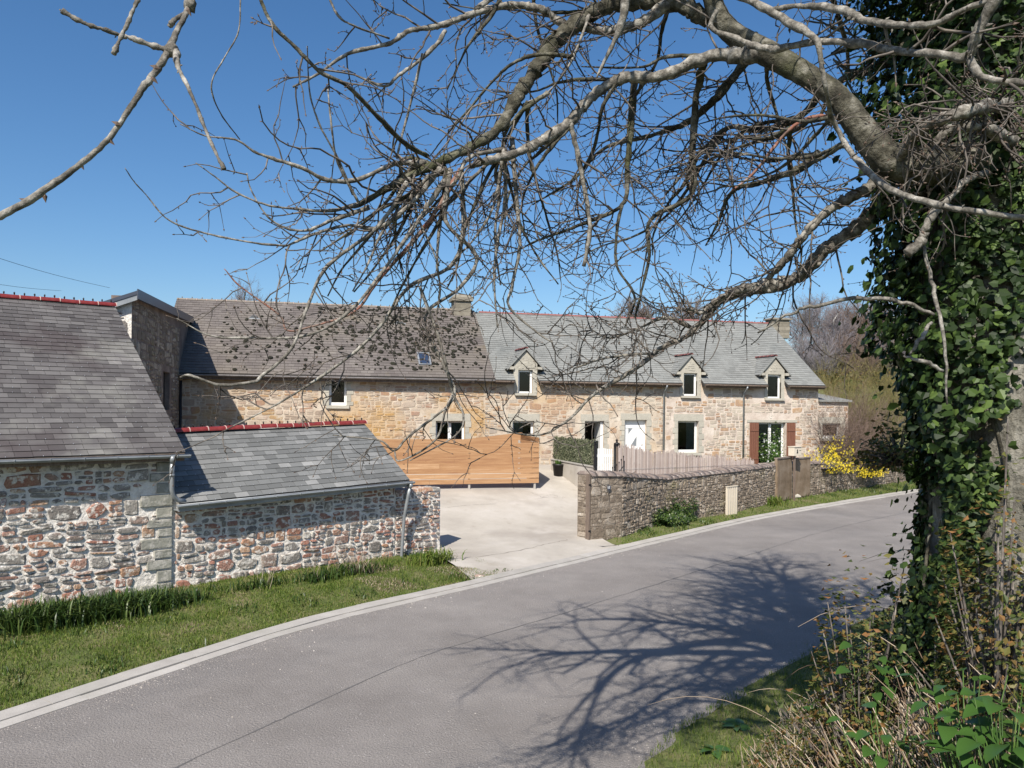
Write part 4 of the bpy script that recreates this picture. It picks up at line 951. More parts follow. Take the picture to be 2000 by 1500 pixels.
for i in range(len(gw_) - 1):
    a, b = gw_[i] - gw_[0], gw_[i + 1] - gw_[0]; d = (b - a).normalized(); n = Vector((-d.y, d.x, 0)); L = (b - a).length; za, zb = gz_[i], gz_[i + 1]
    zb0 = h1(gw_[i].x, gw_[i].y) - .3
    mw.hexa([a + Vector((0, 0, -.4)), b + Vector((0, 0, -.4)), b + n * TW + Vector((0, 0, -.4)), a + n * TW + Vector((0, 0, -.4))], [a + Vector((0, 0, za)), b + Vector((0, 0, zb)), b + n * TW + Vector((0, 0, zb)), a + n * TW + Vector((0, 0, za))])
    s = MB(); smooth = i == 0
    stones(s, 0, L, -.2, max(za, zb), lambda u, v: -.01 <= u <= L + .01 and v < za + (zb - za) * max(0, min(1, u / L)) - .0, ry, band=.21 if not smooth else .30, seg=(.13, .30) if not smooth else (.3, .6), prot=(.004, .030) if not smooth else (.003, .010), gap=.008 if not smooth else .004, pts=7, rg=.6)
    mw.add([a + d * x + n * y + Vector((0, 0, z)) for x, y, z in s.v], s.f, 1)
    # rounded rough coping built in lumps
    u = 0
    while u < L - .02:
        e = min(L, u + ry.uniform(.15, .45)); z0_ = za + (zb - za) * u / L; z1_ = za + (zb - za) * e / L; hh = ry.uniform(.01, .09); vs = []
        for q, zz in ((u, z0_), (e, z1_)):
            for k in range(7): g = pi * k / 6; vs.append(a + d * q + n * (TW / 2 - cos(g) * (TW / 2 + .045 + ry.uniform(-.015, .015))) + Vector((0, 0, zz - .02 + sin(g) * (.06 + hh) + ry.uniform(-.01, .01))))
        mc.add(vs, [(k, 7 + k, 8 + k, k + 1) for k in range(6)] + [tuple(range(7)), tuple(range(13, 6, -1))], 0, True); u = e
    # end face stones
    if i == 0:
        s = MB(); stones(s, 0, TW, -.2, za, lambda u, v: v < za, ry, band=.25, prot=(.005, .02), gap=.01, pts=7)
        mw.add([a + n * (TW - x) + d * y + Vector((0, 0, z)) for x, y, z in s.v], s.f, 1)
mw.build('rubble', [M['mortar_wall'], M['stone_wall']], gwall); mc.build('coping', M['coping'], gwall)
# gate board at the wall end
e = gw_[0]; d = (gw_[1] - gw_[0]).normalized(); FE = Frame(e.x, e.y, 0, atan2(d.y, d.x))
t = tag(empty('gate_board', None, (e.x, e.y, 0), FE.ang), 'narrow upright weathered wooden board against the end of the garden wall', 'board')
m = MB(); zt = FE.uz(1150, 926, 0)[1]; m.box(-.085, -.035, -.02, .12, .07, zt); m.box(-.033, -.012, .0, .10, .03, zt - .02); m.build('board', M['oldwood'], t); m = MB(); 
for z in (.35, zt - .3): m.box(-.10, -.01, -.028, -.021, z - .02, z + .02)
m.build('strap', M['black'], t)
# number plaque reading 11
u, z = FE.uz(1188, 952, -.05)
t = tag(empty('number_plaque', None, FE.o + FE.d * u - FE.n * .075 + Vector((0, 0, z)), FE.ang), 'small oval house number plaque reading 11 on the wall end', 'plaque')
m = MB(); n = 20; vs = [(cos(2 * pi * k / n) * .085, 0, sin(2 * pi * k / n) * .07) for k in range(n)]; m.prism(vs, (0, .02, 0)); m.build('plate', M['plaque'], t)
m = MB()
for s in (-.028, .028): m.box(s - .009, s + .009, -.004, -.001, -.038, .038); m.prism([(s - .009, -.004, .038), (s - .009, -.004, .02), (s - .026, -.004, .012), (s - .026, -.004, .020)], (0, .003, 0))
m.build('numeral', M['white'], t)
# cream ribbed panel leaning on the wall
def seg_frame(i): 
    d = (gw_[i + 1] - gw_[i]).normalized(); return Frame(gw_[i].x, gw_[i].y, 0, atan2(d.y, d.x))
def at_wall(px, py, w=-.06):
    for i in range(len(gw_) - 1):
        f = seg_frame(i); u, z = f.uz(px, py, w)
        if -.01 <= u <= (gw_[i + 1] - gw_[i]).length: return f, u, z, i
    f = seg_frame(4); u, z = f.uz(px, py, w); return f, u, z, 4
f, u0, zt, i = at_wall(1420, 952, -.14); u1, zb = f.uz(1440, 1001, -.14)
P = f.o + f.d * u0 - f.n * .14; P.z = h1(P.x, P.y)
t = tag(empty('ribbed_panel', None, P, f.ang), 'cream ribbed upright panel standing against the garden wall', 'panel')
wdt = u1 - u0; hh = zt - P.z
m = MB(); m.box(0, wdt, 0, .05, -.05, hh); 
for k in range(5): x = wdt * (k + .5) / 5; m.box(x - .022, x + .022, -.014, .001, .0, hh - .01)
m.build('sheet', M['cream'], t); m = MB(); m.box(-.012, wdt + .012, -.022, .055, hh + .001, hh + .03); m.build('cap', M['cream'], t)
# brown concrete pilasters and slot lintel in the wall
f, u0, zt, i = at_wall(1514, 898); f2, u1, zt2, i2 = at_wall(1581, 893)
for (xa, xb, nm, lab) in ((1518, 1547, 'wall_panel', 'brown concrete panel left of the dark post in the garden wall'), (1553, 1583, 'wall_panel', 'brown concrete panel right of the dark post in the garden wall')):
    f, ua, z, i = at_wall((xa + xb) / 2, 900); ua = f.uz(xa, 900, -.08)[0]; ub = f.uz(xb, 900, -.08)[0]; P = f.o + f.d * ua - f.n * .08; P.z = h1(P.x, P.y); z = f.uz(xa, 897, -.08)[1]
    t = tag(empty(nm, None, P, f.ang), lab, 'wall panel'); m = MB(); m.box(0, ub - ua, 0, .10, -.2, z - P.z); m.box(.04, ub - ua - .04, -.012, .0, .05, z - P.z - .06); m.build('slab', M['brownpanel'], t)
    m = MB(); m.box(-.01, ub - ua + .01, -.025, .12, z - P.z + .002, z - P.z + .05); m.build('cap', M['coping'], t)
f, u0, zt, i = at_wall(1607, 915); u1, zb = f.uz(1646, 909, -.06)
P = f.o + f.d * u0 - f.n * .03; P.z = zt - .08
t = tag(empty('stone_slot', None, P, f.ang), 'dark horizontal slot under a flat stone lintel in the garden wall', 'opening')
m = MB(); m.box(0, u1 - u0, -.07, -.055, -.02, .07); m.build('slot_shade', M['black'], t); m = MB(); m.box(-.1, u1 - u0 + .08, -.16, .05, .075, .24); m.build('lintel', M['coping'], t)  # black plate on the wall face paints the slot's inner shade
# ---- mailbox on its post ----
f, u0, z, i = at_wall(1550, 960); P = f.o + f.d * f.uz(1551, 960, -.25)[0] - f.n * .25; P.z = h1(P.x, P.y)
t = tag(empty('mailbox', None, P, f.ang - .25), 'cream mailbox with small black emblem on a post beside the garden wall', 'mailbox')
zb = HC + ray(1550, 890)[1] * P.y - P.z; zt = HC + ray(1550, 873)[1] * P.y - P.z; k = P.y / F
m = MB(); m.box(-.035, .035, -.035, .035, -.1, zb); m.build('post', M['oldwood'], t)
m = MB(); a, b = -8 * k, 14 * k; m.box(a, b, -.11, .17, zb + .001, zt); mb_ = m.build('box', M['cream'], t)
m = MB(); m.prism([(a - .02, -.14, zt + .001), (b + .02, -.14, zt + .001), (b + .02, .19, zt + .001), (a - .02, .19, zt + .001)], (0, 0, .025)); m.build('lid', M['cream'], t)
m = MB(); c = (a + b) / 2 - .03; zc = (zb + zt) / 2
m.prism([(c - .045, -.113, zc - .08), (c + .05, -.113, zc - .08), (c + .05, -.113, zc - .02), (c + .02, -.113, zc + .01), (c + .045, -.113, zc + .05), (c + .01, -.113, zc + .09), (c - .03, -.113, zc + .06), (c - .02, -.113, zc + .01)], (0, .002, 0)); m.build('emblem', M['black'], t)
m = MB(); m.box(b - .13, b - .02, -.113, -.111, zc + .03, zc + .05); m.build('letter_slot', M['black'], t)
# ---- loose stones and kerbside bits ----
for px, py, r, lab in ((1548, 972, .28, 'flat pale boulder at the foot of the garden wall near the mailbox'), (1492, 985, .16, 'small pale rock on the grass verge left of the boulder'), (935, 1128, .10, 'small brown rock at the corner of the yard entrance')):
    p = ghit(px, py); t = MB(); t.blob((0, 0, r * .15), r, 1.3, .8, .42, 9, 6, .22, 0, ry, False); o = t.build('rock', M['dressed'] if r > .12 else M['stone_near']); o.location = (p.x, p.y, h1(p.x, p.y)); tag(o, lab, 'rock')
# extension wall right of the farmhouse gable
a, b = UWE + .01, FH.u(1658); zt = FH.uz(1640, 785, 0)[1]
ext = tag(empty('extension', Frame(*(FH.o + FH.d * a), HA)), 'low stone extension with white window at the right end of the farmhouse', 'annexe')
m = MB(); L = b - a; o4 = (W4o[0] - a, W4o[1] - a, W4o[2], W4o[3])
o4 = (max(.25, o4[0]), o4[1], o4[2], o4[3])
wall_open(m, 0, L, -1.5, zt, .05, .5, [o4]); m.box(0, L, 3.0, 3.4, -1.5, zt); m.box(L - .4, L, .5, 3.0, -1.5, zt)
stones(m, 0, L, -.4, zt, lambda u, v: not (o4[0] - .05 < u < o4[1] + .05 and o4[2] - .05 < v < o4[3] + .2), ry, band=.27, prot=(.006, .02), w=.05, pts=8)
m.build('wall', [M['mortar_far_b'], M['stone_far_b']], ext); window(ext, *o4, wf=.16)
m = MB(); m.box(o4[0] + .03, o4[1] - .03, .3, .32, o4[2], o4[2] + (o4[3] - o4[2]) * .55); m.build('blind', M['white'], ext)
m = MB(); m.hexa([(-.0, -.1, zt), (L + .1, -.1, zt), (L + .1, 3.5, zt + .5), (0, 3.5, zt + .5)], [(0, -.1, zt + .08), (L + .1, -.1, zt + .08), (L + .1, 3.5, zt + .58), (0, 3.5, zt + .58)]); m.build('roof', M['slate_b'], ext)
# ---- overhead wires ----
for i, (p0, p1, lab) in enumerate((((-300, 395), (214, 562), 'upper thin overhead wire in the sky above the barn'), ((-300, 485), (120, 568), 'lower thin overhead wire in the sky above the barn'))):
    a, b = pix(*p0, 14), pix(*p1, 26); m = MB(); m.tube([a.lerp(b, k / 12) - Vector((0, 0, .16 * sin(pi * k / 12))) for k in range(13)], .006, 4); tag(m.build('overhead_wire', M['black']), lab, 'wire')
# ================= the big ivy-clad oak and its limbs =================
rt = random.Random(404); nr = np.random.default_rng(5)
TX, TY = 2.87, 4.42
TZ = h1(TX, TY)
def nearer(P): return [(px, py, Y if px < 1050 else Y * (1 - .29 * float(sst(1050, 1950, px)))) for px, py, Y in P]
def smooth(P, n=5, jit=0.0, rn=rt):
    P = [Vector(p) for p in P]; c = catmull(P, n)
    if jit: c = [c[0]] + [q + Vector((rn.uniform(-jit, jit), rn.uniform(-jit, jit), rn.uniform(-jit, jit))) for q in c[1:-1]] + [c[-1]]
    return c
def lerpl(vals, n):
    m = len(vals) - 1; out = []
    for i in range(n): t = i * m / (n - 1); k = min(m - 1, int(t)); out.append(vals[k] + (vals[k + 1] - vals[k]) * (t - k))
    return out
def knob(mb, p, d, r, mi):
    """a small pointed bud leaving the twig"""
    d = d.normalized(); a = d.orthogonal().normalized() * r; b = d.cross(a).normalized() * r; q = p + d * r * 1.6
    mb.add([p, q + a, q + b, q - a, q - b, p + d * r * 4.2], [(0, 1, 2), (0, 2, 3), (0, 3, 4), (0, 4, 1), (5, 2, 1), (5, 3, 2), (5, 4, 3), (5, 1, 4)], mi)
def twig(mb, p, d, L, r, lvl, rn, droop=.34, mi=1, buds=True, kids=1.9, sides=4, curl=.22):
    """recursive crooked twig: a curving run of short pieces with side shoots"""
    r = max(r, .0033 + .0009 * lvl); n = max(4, int(L / .055)); n = min(n, 15); st = L / n
    d = d.normalized(); pts = [p]; bend = Vector((rn.gauss(0, 1), rn.gauss(0, 1), rn.gauss(0, .8))) * curl
    dirs = [d]
    for i in range(n):
        if i % 3 == 2: bend = bend * .5 + Vector((rn.gauss(0, 1), rn.gauss(0, 1), rn.gauss(0, .9))) * curl * 1.3
        d = (d + bend * (st / .25) * .5 + Vector((rn.gauss(0, .18), rn.gauss(0, .18), rn.gauss(0, .18))) + Vector((0, 0, -droop * st / .5))).normalized()
        if i > n * .6: d = (d + Vector((0, 0, .22 if rn.random() < .6 else 0))).normalized()
        p = p + d * st; pts.append(p); dirs.append(d)
    rad = [r * (1 - .60 * i / n) for i in range(n + 1)]
    mb.tube(pts, rad, sides, mi, True, False)
    if buds: knob(mb, pts[-1] - d * .002, d, max(rad[-1] * 2.2, .0045), 2)
    for i in range(1, n):
        if buds and rn.random() < .35: s = dirs[i].cross(Vector((rn.gauss(0, 1), rn.gauss(0, 1), rn.gauss(0, 1)))).normalized(); knob(mb, pts[i] + s * rad[i] * .7, s + dirs[i] * .8, max(rad[i] * 1.0, .0035), 2)
        if lvl > 0 and rn.random() < kids / n:
            s = dirs[i].cross(Vector((rn.gauss(0, 1), rn.gauss(0, 1), rn.gauss(0, 1)))).normalized(); dd = dirs[i] * rn.uniform(.4, 1.0) + s
            twig(mb, pts[i], dd, L * rn.uniform(.35, .7) * (1 - .35 * i / n), rad[i] * .66, lvl - 1, rn, droop, mi, buds, kids, 3 if lvl < 2 else sides, curl)
def limb(name, P, radpx, mats, parent, kids=0, kl=(.3, .8), lvl=1, jit=0.0, sides=8, droop=.25, seed=0, mi=0, knobs=False, wobble=.10, mb=None, kr=.35, cl=.22, tmi=1):
    """traced limb: P = (px, py, depth) nodes, radpx = half widths in photo pixels at those nodes"""
    rn = random.Random(seed); radpx = [a if a > 12 else a * (.50 + .50 * a / 12) for a in radpx]; W = [pix(*p) for p in P]; R_ = [a * p[2] / F for a, p in zip(radpx, P)]
    own = mb is None; mb = mb or MB(); c = smooth(W, 12 if R_[0] > .025 else 7, 0, rn); rad = lerpl(R_, len(c)); wob = wobble * (.12 if R_[0] > .07 else 1); rad = [q * (1 + wob * (.9 * sin(i * .9 + seed) + .6 * sin(i * .37 + seed * 2)) + rn.uniform(-wob, wob) * .9) for i, q in enumerate(rad)]; c = [c[0]] + [q + Vector((rn.gauss(0, 1), rn.gauss(0, 1), rn.gauss(0, 1))) * rad[i] * (.015 if R_[0] > .07 else .10) for i, q in enumerate(c)][1:-1] + [c[-1]]
    mb.tube(c, rad, sides, mi, True, True)
    cum = [0.0]
    for a, b in zip(c[:-1], c[1:]): cum.append(cum[-1] + (b - a).length)
    T = cum[-1]; nk = int(kids * T * .95) if kids else 0
    for _ in range(nk):
        s = rn.uniform(.04, 1) * T; i = max(1, min(len(c) - 1, next(k for k in range(len(cum)) if cum[k] >= s))); d = (c[i] - c[i - 1]).normalized()
        sd = d.cross(Vector((rn.gauss(0, 1), rn.gauss(0, 1.2), rn.gauss(0, 1)))).normalized()
        dd = d * rn.uniform(.3, 1.1) + sd + Vector((0, 0, -.15)); q = c[i - 1].lerp(c[i], rn.random())
        twig(mb, q, dd, rn.uniform(*kl), min(rad[i] * .5, kr * .02), lvl, rn, droop, tmi, True, 2.3, 4, cl)
    if R_[0] > .022:                                     # burrs and old twig scars
        for _ in range(int(T * 16)):
            i = rn.randrange(1, len(c)); g_ = Vector((rn.gauss(0, 1), rn.gauss(0, 1), rn.gauss(0, 1))); d = (c[i] - c[i - 1]).normalized(); sd = d.cross(g_).normalized(); q = rad[i] * rn.uniform(.10, .26); mb.blob(c[i] + sd * rad[i] * .88, q, rn.uniform(.8, 1.4), 1, rn.uniform(.8, 1.4), 6, 4, .25, mi, rn)
    if knobs:
        for _ in range(int(T * 9)):
            i = rn.randrange(1, len(c)); d = (c[i] - c[i - 1]).normalized(); sd = d.cross(Vector((rn.gauss(0, 1), rn.gauss(0, 1), rn.gauss(0, 1)))).normalized(); knob(mb, c[i] + sd * rad[i] * .8, sd + d * .6, rad[i] * .38, mi)
    if own: return mb.build(name, mats, parent)
oak = tag(empty('oak_tree', None, (0, 0, 0)), 'large bare oak with thick ivy-covered trunk at right and limbs spreading over the road', 'tree')
oak.location = (TX, TY, TZ)
OFF = Vector((TX, TY, TZ))
BM = [M['bark'], M['twig'], M['bud']]; BP = [M['bark_pale'], M['twig'], M['bud']]; BR = [M['redtwig'], M['twig'], M['bud']]
oakparts = []
def L_(name, *a, **k): o = limb(name, *a, **k); 
NODES = []
def add_limb(P, r, mats, **k):
    if k.get('seed', 0) < 100: NODES.extend([q for q in P if 980 < q[0] < 1680 and q[1] < 330 and q[2] > 4.3])
    P = nearer(P); o = limb('branch', P, r, mats, oak, **k); o.location = -OFF; oakparts.append(o)
# trunk: leaning, fluted, carried on well above the frame
m = MB(); tp_ = [(.05, 0, -.6), (.05, 0, .1), (0, 0, 1.0), (-.04, .05, 2.0), (-.02, .1, 3.2), (0, .2, 4.8), (-.2, .35, 6.4), (-.35, .5, 8.0), (-.5, .7, 9.8)]
tr_ = [.66, .54, .43, .41, .42, .38, .31, .24, .15]
c = smooth(tp_, 12); rad = lerpl(tr_, len(c)); n = 48; vs = []
for i, p in enumerate(c):
    for k in range(n): g = 2 * pi * k / n; q = rad[i] * (1 + .11 * sin(3 * g + i * .05) + .06 * sin(7 * g - i * .09) + .03 * sin(13 * g + i * .3) + rt.uniform(-.015, .015)); vs.append(p + Vector((cos(g) * q, sin(g) * q, 0)))
m.add(vs, [(i * n + k, i * n + (k + 1) % n, (i + 1) * n + (k + 1) % n, (i + 1) * n + k) for i in range(len(c) - 1) for k in range(n)], 0, True)
m.build('trunk', M['bark_trunk'] if 'bark_trunk' in M else M['bark'], oak)
# --- limbs that show in the picture (photo px, py, depth in m; half width px) ---
add_limb([(2010, 345, 6.2), (1900, 318, 5.9), (1810, 325, 5.7), (1740, 312, 5.6), (1690, 262, 5.5), (1640, 195, 5.4), (1580, 150, 5.3), (1500, 105, 5.2), (1420, 55, 5.1), (1385, -20, 5.0), (1350, -160, 4.9)], [46, 40, 36, 33, 27, 23, 22, 24, 21, 17, 10], BM, kids=4, kl=(.3, .8), seed=1, sides=12, wobble=.09)
add_limb([(1500, 105, 5.2), (1440, 108, 5.1), (1380, 112, 5.0), (1290, 148, 4.9), (1210, 155, 4.8), (1150, 195, 4.7), (1110, 240, 4.6), (1030, 290, 4.5), (960, 312, 4.4), (918, 325, 4.35)], [20, 15, 12, 11, 11, 10, 11, 10, 9, 7], BP, kids=7, kl=(.3, .8), seed=2, sides=10, lvl=2)
add_limb([(1385, 40, 5.1), (1310, 5, 5.0), (1200, 10, 4.9), (1150, 30, 4.8), (1090, 75, 4.7), (1050, 130, 4.6), (1010, 190, 4.55), (975, 250, 4.5), (915, 290, 4.45), (850, 320, 4.4), (780, 355, 4.35), (700, 400, 4.3)], [16, 15, 14, 15, 16, 14, 13, 11, 10, 9.5, 8, 7], BM, kids=10, kl=(.35, 1.0), seed=3, sides=10, lvl=2)
add_limb([(1310, 5, 5.0), (1250, 45, 4.9), (1180, 60, 4.85), (1100, 45, 4.8), (1060, 20, 4.75), (1000, 10, 4.7), (930, 25, 4.6), (860, 50, 4.5), (800, 60, 4.4), (760, 85, 4.35), (680, 105, 4.3), (620, 145, 4.25), (572, 170, 4.2)], [14, 11, 9, 9, 9, 8, 8, 7, 6.5, 6, 5, 4, 3], BP, kids=8, kl=(.2, .6), seed=4, lvl=2)
add_limb([(930, 20, 4.6), (990, -30, 4.7), (1060, -90, 4.8)], [8, 9, 10], BP, seed=40)
add_limb([(870, 60, 4.5), (850, 90, 4.45), (810, 125, 4.4), (775, 150, 4.35), (750, 168, 4.3), (690, 145, 4.25)], [6, 6, 5, 5, 4, 3], BP, kids=6, kl=(.15, .45), seed=5)
add_limb([(505, -10, 3.4), (530, 45, 3.4), (575, 90, 3.45), (625, 140, 3.5), (680, 170, 3.6), (740, 230, 3.8), (790, 280, 4.0), (835, 305, 4.3)], [4.5, 5, 5.5, 5, 5.5, 6.5, 6, 7], BM, kids=6, kl=(.2, .6), seed=6, lvl=2)
add_limb([(505, -10, 3.4), (470, -90, 3.3), (520, -260, 3.6), (900, -500, 4.6), (1400, -560, 5.4), (1960, -330, 6.2)], [4.5, 6, 10, 22, 30, 40], BM, seed=41)
add_limb([(830, 320, 4.4), (770, 320, 4.3), (700, 350, 4.2), (640, 352, 4.1), (590, 328, 4.0), (540, 312, 3.95), (500, 298, 3.9), (460, 273, 3.85), (400, 265, 3.8), (352, 242, 3.75)], [9, 6.5, 6, 6, 5.5, 5, 4, 3, 2.4, 1.8], BP, kids=6, kl=(.15, .5), seed=7)
add_limb([(700, 400, 4.3), (640, 412, 4.2), (580, 408, 4.1), (520, 400, 4.0), (460, 375, 3.95), (420, 345, 3.9), (382, 318, 3.85)], [7, 5, 4, 3.5, 3, 2.4, 1.8], BP, kids=6, kl=(.15, .55), seed=8)
add_limb([(720, 405, 4.3), (650, 430, 4.2), (600, 450, 4.1), (555, 444, 4.05), (520, 420, 4.0), (490, 370, 4.0), (482, 338, 4.0)], [7, 5, 4.5, 3.6, 3, 2.4, 2], BP, kids=8, kl=(.15, .55), seed=9)
add_limb([(560, 480, 4.1), (500, 475, 4.0), (400, 455, 3.9), (330, 430, 3.8), (285, 380, 3.75), (262, 355, 3.7), (244, 328, 3.65)], [3.5, 3.4, 3, 2.6, 2.2, 1.9, 1.6], BP, kids=2, kl=(.1, .3), seed=10, knobs=True)
add_limb([(860, 330, 4.4), (800, 400, 4.3), (740, 445, 4.3), (680, 440, 4.25), (620, 455, 4.2), (560, 480, 4.1)], [8, 6, 5.5, 5, 4.5, 3.5], BP, kids=10, kl=(.2, .6), seed=11, lvl=2)
add_limb([(900, 330, 4.4), (840, 430, 4.4), (780, 500, 4.4), (730, 560, 4.4), (690, 610, 4.4), (600, 640, 4.35), (560, 645, 4.3), (545, 615, 4.3), (470, 560, 4.25), (438, 525, 4.2)], [7, 6, 5, 4.4, 3.6, 3.2, 3, 3, 2.6, 1.8], BR, kids=6, kl=(.15, .5), seed=12)
add_limb([(870, 350, 4.4), (810, 440, 4.3), (740, 540, 4.2), (680, 610, 4.1), (600, 655, 4.0), (480, 660, 3.9), (410, 655, 3.85), (345, 622, 3.8)], [7, 6, 5, 4.5, 4, 3.6, 3, 2], BP, kids=6, kl=(.15, .45), seed=13)
add_limb([(800, 350, 4.35), (740, 440, 4.2), (640, 520, 4.1), (600, 600, 4.0), (570, 680, 3.9), (510, 735, 3.85), (497, 745, 3.8), (430, 752, 3.75), (372, 733, 3.7), (352, 737, 3.7)], [7, 5.5, 5, 4.6, 4.4, 5, 4.6, 4.4, 4, 3], BP, kids=7, kl=(.15, .5), seed=14)
add_limb([(900, 330, 4.5), (905, 450, 4.5), (880, 520, 4.5), (800, 560, 4.5), (740, 640, 4.4), (690, 690, 4.4), (620, 740, 4.35), (540, 790, 4.3), (450, 835, 4.3)], [7, 6, 5.5, 5, 4.6, 4.5, 4, 3, 2], BP, kids=8, kl=(.2, .6), seed=15, lvl=2)
add_limb([(880, 330, 4.4), (870, 430, 4.4), (930, 500, 4.5), (900, 560, 4.5), (830, 620, 4.5), (870, 720, 4.5), (885, 780, 4.5), (800, 850, 4.5), (770, 880, 4.45), (740, 860, 4.4), (650, 850, 4.4)], [7, 6, 5, 5, 4.5, 4.4, 4.2, 3.8, 3.4, 3, 2.2], BP, kids=6, kl=(.15, .5), seed=16, lvl=1)
add_limb([(770, 880, 4.45), (782, 900, 4.4), (850, 860, 4.4), (870, 800, 4.45), (885, 770, 4.5)], [2.6, 3, 3, 3.6, 3.8], BP, kids=6, kl=(.1, .35), seed=17)
add_limb([(820, 560, 4.4), (850, 640, 4.4), (868, 700, 4.4), (885, 770, 4.5), (905, 810, 4.5), (890, 850, 4.45), (800, 900, 4.4)], [5, 4.6, 4, 3.8, 3.2, 2.6, 2], BP, kids=5, kl=(.1, .4), seed=18)
add_limb([(1000, 270, 4.6), (1010, 400, 4.6), (1015, 480, 4.6), (1000, 560, 4.6), (995, 600, 4.6), (1050, 650, 4.6), (1080, 670, 4.6)], [6, 5.5, 5, 4.4, 4, 3, 2], BP, kids=8, kl=(.2, .6), seed=19, lvl=2)
add_limb([(1105, 236, 4.6), (1115, 245, 4.6), (1130, 310, 4.65), (1145, 390, 4.7), (1152, 450, 4.7), (1140, 520, 4.7)], [6, 7, 6.5, 6, 6, 5], BP, kids=8, kl=(.15, .5), seed=20, lvl=2)
add_limb([(1240, 150, 5.0), (1232, 250, 5.0), (1225, 330, 5.0), (1215, 400, 5.0), (1130, 440, 4.95), (1050, 470, 4.9), (1010, 490, 4.9)], [9, 8, 6.5, 5.5, 4.5, 3.4, 2], BM, kids=12, kl=(.25, .8), seed=21, lvl=2)
add_limb([(1215, 400, 5.0), (1205, 450, 5.0), (1205, 520, 5.0), (1240, 580, 5.1), (1220, 640, 5.1)], [5, 4.4, 4, 3.4, 2.4], BM, kids=9, kl=(.2, .7), seed=22, lvl=2)
add_limb([(1378, 108, 5.0), (1362, 180, 5.2), (1352, 300, 5.3), (1350, 380, 5.3), (1270, 430, 5.2), (1268, 500, 5.2), (1255, 560, 5.2), (1240, 620, 5.2)], [9, 9, 8, 6.5, 5.5, 5, 4.4, 3.4], BM, kids=10, kl=(.25, .8), seed=23, lvl=2)
add_limb([(1480, 90, 5.6), (1400, 190, 5.6), (1340, 240, 5.6), (1270, 265, 5.6), (1180, 290, 5.6), (1120, 350, 5.6), (1040, 400, 5.6)], [11, 9, 7.5, 6, 5, 4, 2.6], BM, kids=12, kl=(.3, .9), seed=24, lvl=2)
add_limb([(1625, 150, 6.0), (1560, 230, 6.0), (1480, 255, 6.0), (1420, 250, 6.0), (1360, 310, 6.0), (1300, 380, 6.0)], [9, 8, 7, 6, 5, 3.5], BM, kids=12, kl=(.3, .9), seed=25, lvl=2)
add_limb([(1640, 230, 5.4), (1590, 228, 5.35), (1545, 250, 5.3), (1510, 290, 5.25), (1470, 340, 5.2), (1430, 372, 5.15)], [6, 5.5, 5, 4.6, 4.2, 3.4], BR, kids=3, kl=(.2, .5), seed=26)
add_limb([(1600, 300, 6.0), (1560, 330, 6.0), (1490, 355, 6.0), (1430, 375, 6.0), (1400, 440, 6.0), (1378, 480, 6.0)], [10, 9, 7, 6, 4, 2.5], BM, kids=11, kl=(.25, .8), seed=27, lvl=2)
# two lower limbs reaching down left to the mossy clump
add_limb([(1800, 375, 6.2), (1725, 400, 6.1), (1680, 440, 6.1), (1610, 490, 6.0), (1560, 540, 6.0), (1500, 560, 5.9), (1440, 570, 5.9), (1405, 590, 5.8), (1350, 650, 5.8), (1290, 680, 5.7), (1240, 720, 5.6), (1160, 770, 5.5), (1110, 820, 5.4), (1050, 850, 5.3), (950, 835, 5.2)], [20, 17, 15, 13, 12, 14, 12, 9, 7, 6, 6.5, 5, 3.6, 3, 2], BP, kids=9, kl=(.3, .9), seed=28, lvl=2, sides=10)
add_limb([(1760, 320, 6.0), (1690, 370, 5.9), (1620, 410, 5.8), (1570, 460, 5.7), (1540, 500, 5.7), (1500, 545, 5.7)], [16, 12, 10, 9, 9, 7], BP, kids=10, kl=(.3, .9), seed=29, lvl=2)
add_limb([(1240, 720, 5.6), (1270, 700, 5.6), (1265, 690, 5.6), (1180, 700, 5.5), (1120, 720, 5.5)], [5, 4, 4, 4, 2.6], BP, kids=14, kl=(.2, .6), seed=30, lvl=2)
add_limb([(1350, 640, 5.8), (1300, 620, 5.7), (1250, 640, 5.7), (1190, 660, 5.6), (1150, 640, 5.6)], [6, 5, 4, 3, 2], BP, kids=26, kl=(.2, .6), seed=31, lvl=2)
add_limb([(1480, 560, 5.7), (1420, 575, 5.7), (1370, 610, 5.6), (1350, 605, 5.5), (1300, 600, 5.5)], [9, 8, 6, 4, 2], BP, kids=24, kl=(.15, .5), seed=32, lvl=2)
# pale crossing branches at the upper right
add_limb([(1440, -10, 4.2), (1500, 20, 4.2), (1560, 55, 4.2), (1595, 80, 4.2), (1605, 130, 4.25), (1612, 170, 4.3), (1618, 200, 4.4), (1625, 230, 4.6), (1650, 280, 4.7), (1690, 330, 4.6), (1740, 370, 4.5), (1830, 400, 4.4), (1920, 415, 4.3), (2060, 432, 4.2)], [9, 9, 9, 8, 6, 6, 6, 7, 7, 8, 8, 8, 7, 8], BP, kids=2, kl=(.15, .4), seed=33, knobs=True)
add_limb([(1400, 20, 4.3), (1390, 55, 4.3), (1440, 75, 4.3), (1475, 90, 4.3), (1520, 95, 4.3), (1590, 82, 4.25), (1680, 85, 4.2), (1750, 100, 4.1), (1830, 105, 4.0), (1890, 110, 3.95), (1910, 60, 3.9), (1960, -30, 3.8)], [6, 6, 7, 8, 9, 8, 9, 9, 9, 10, 11, 12], BP, kids=3, kl=(.15, .5), seed=34, knobs=True)
add_limb([(1890, 110, 3.95), (1920, 150, 3.9), (2010, 165, 3.8), (2120, 190, 3.7)], [9, 8, 8, 9], BP, kids=5, kl=(.15, .5), seed=35, knobs=True)
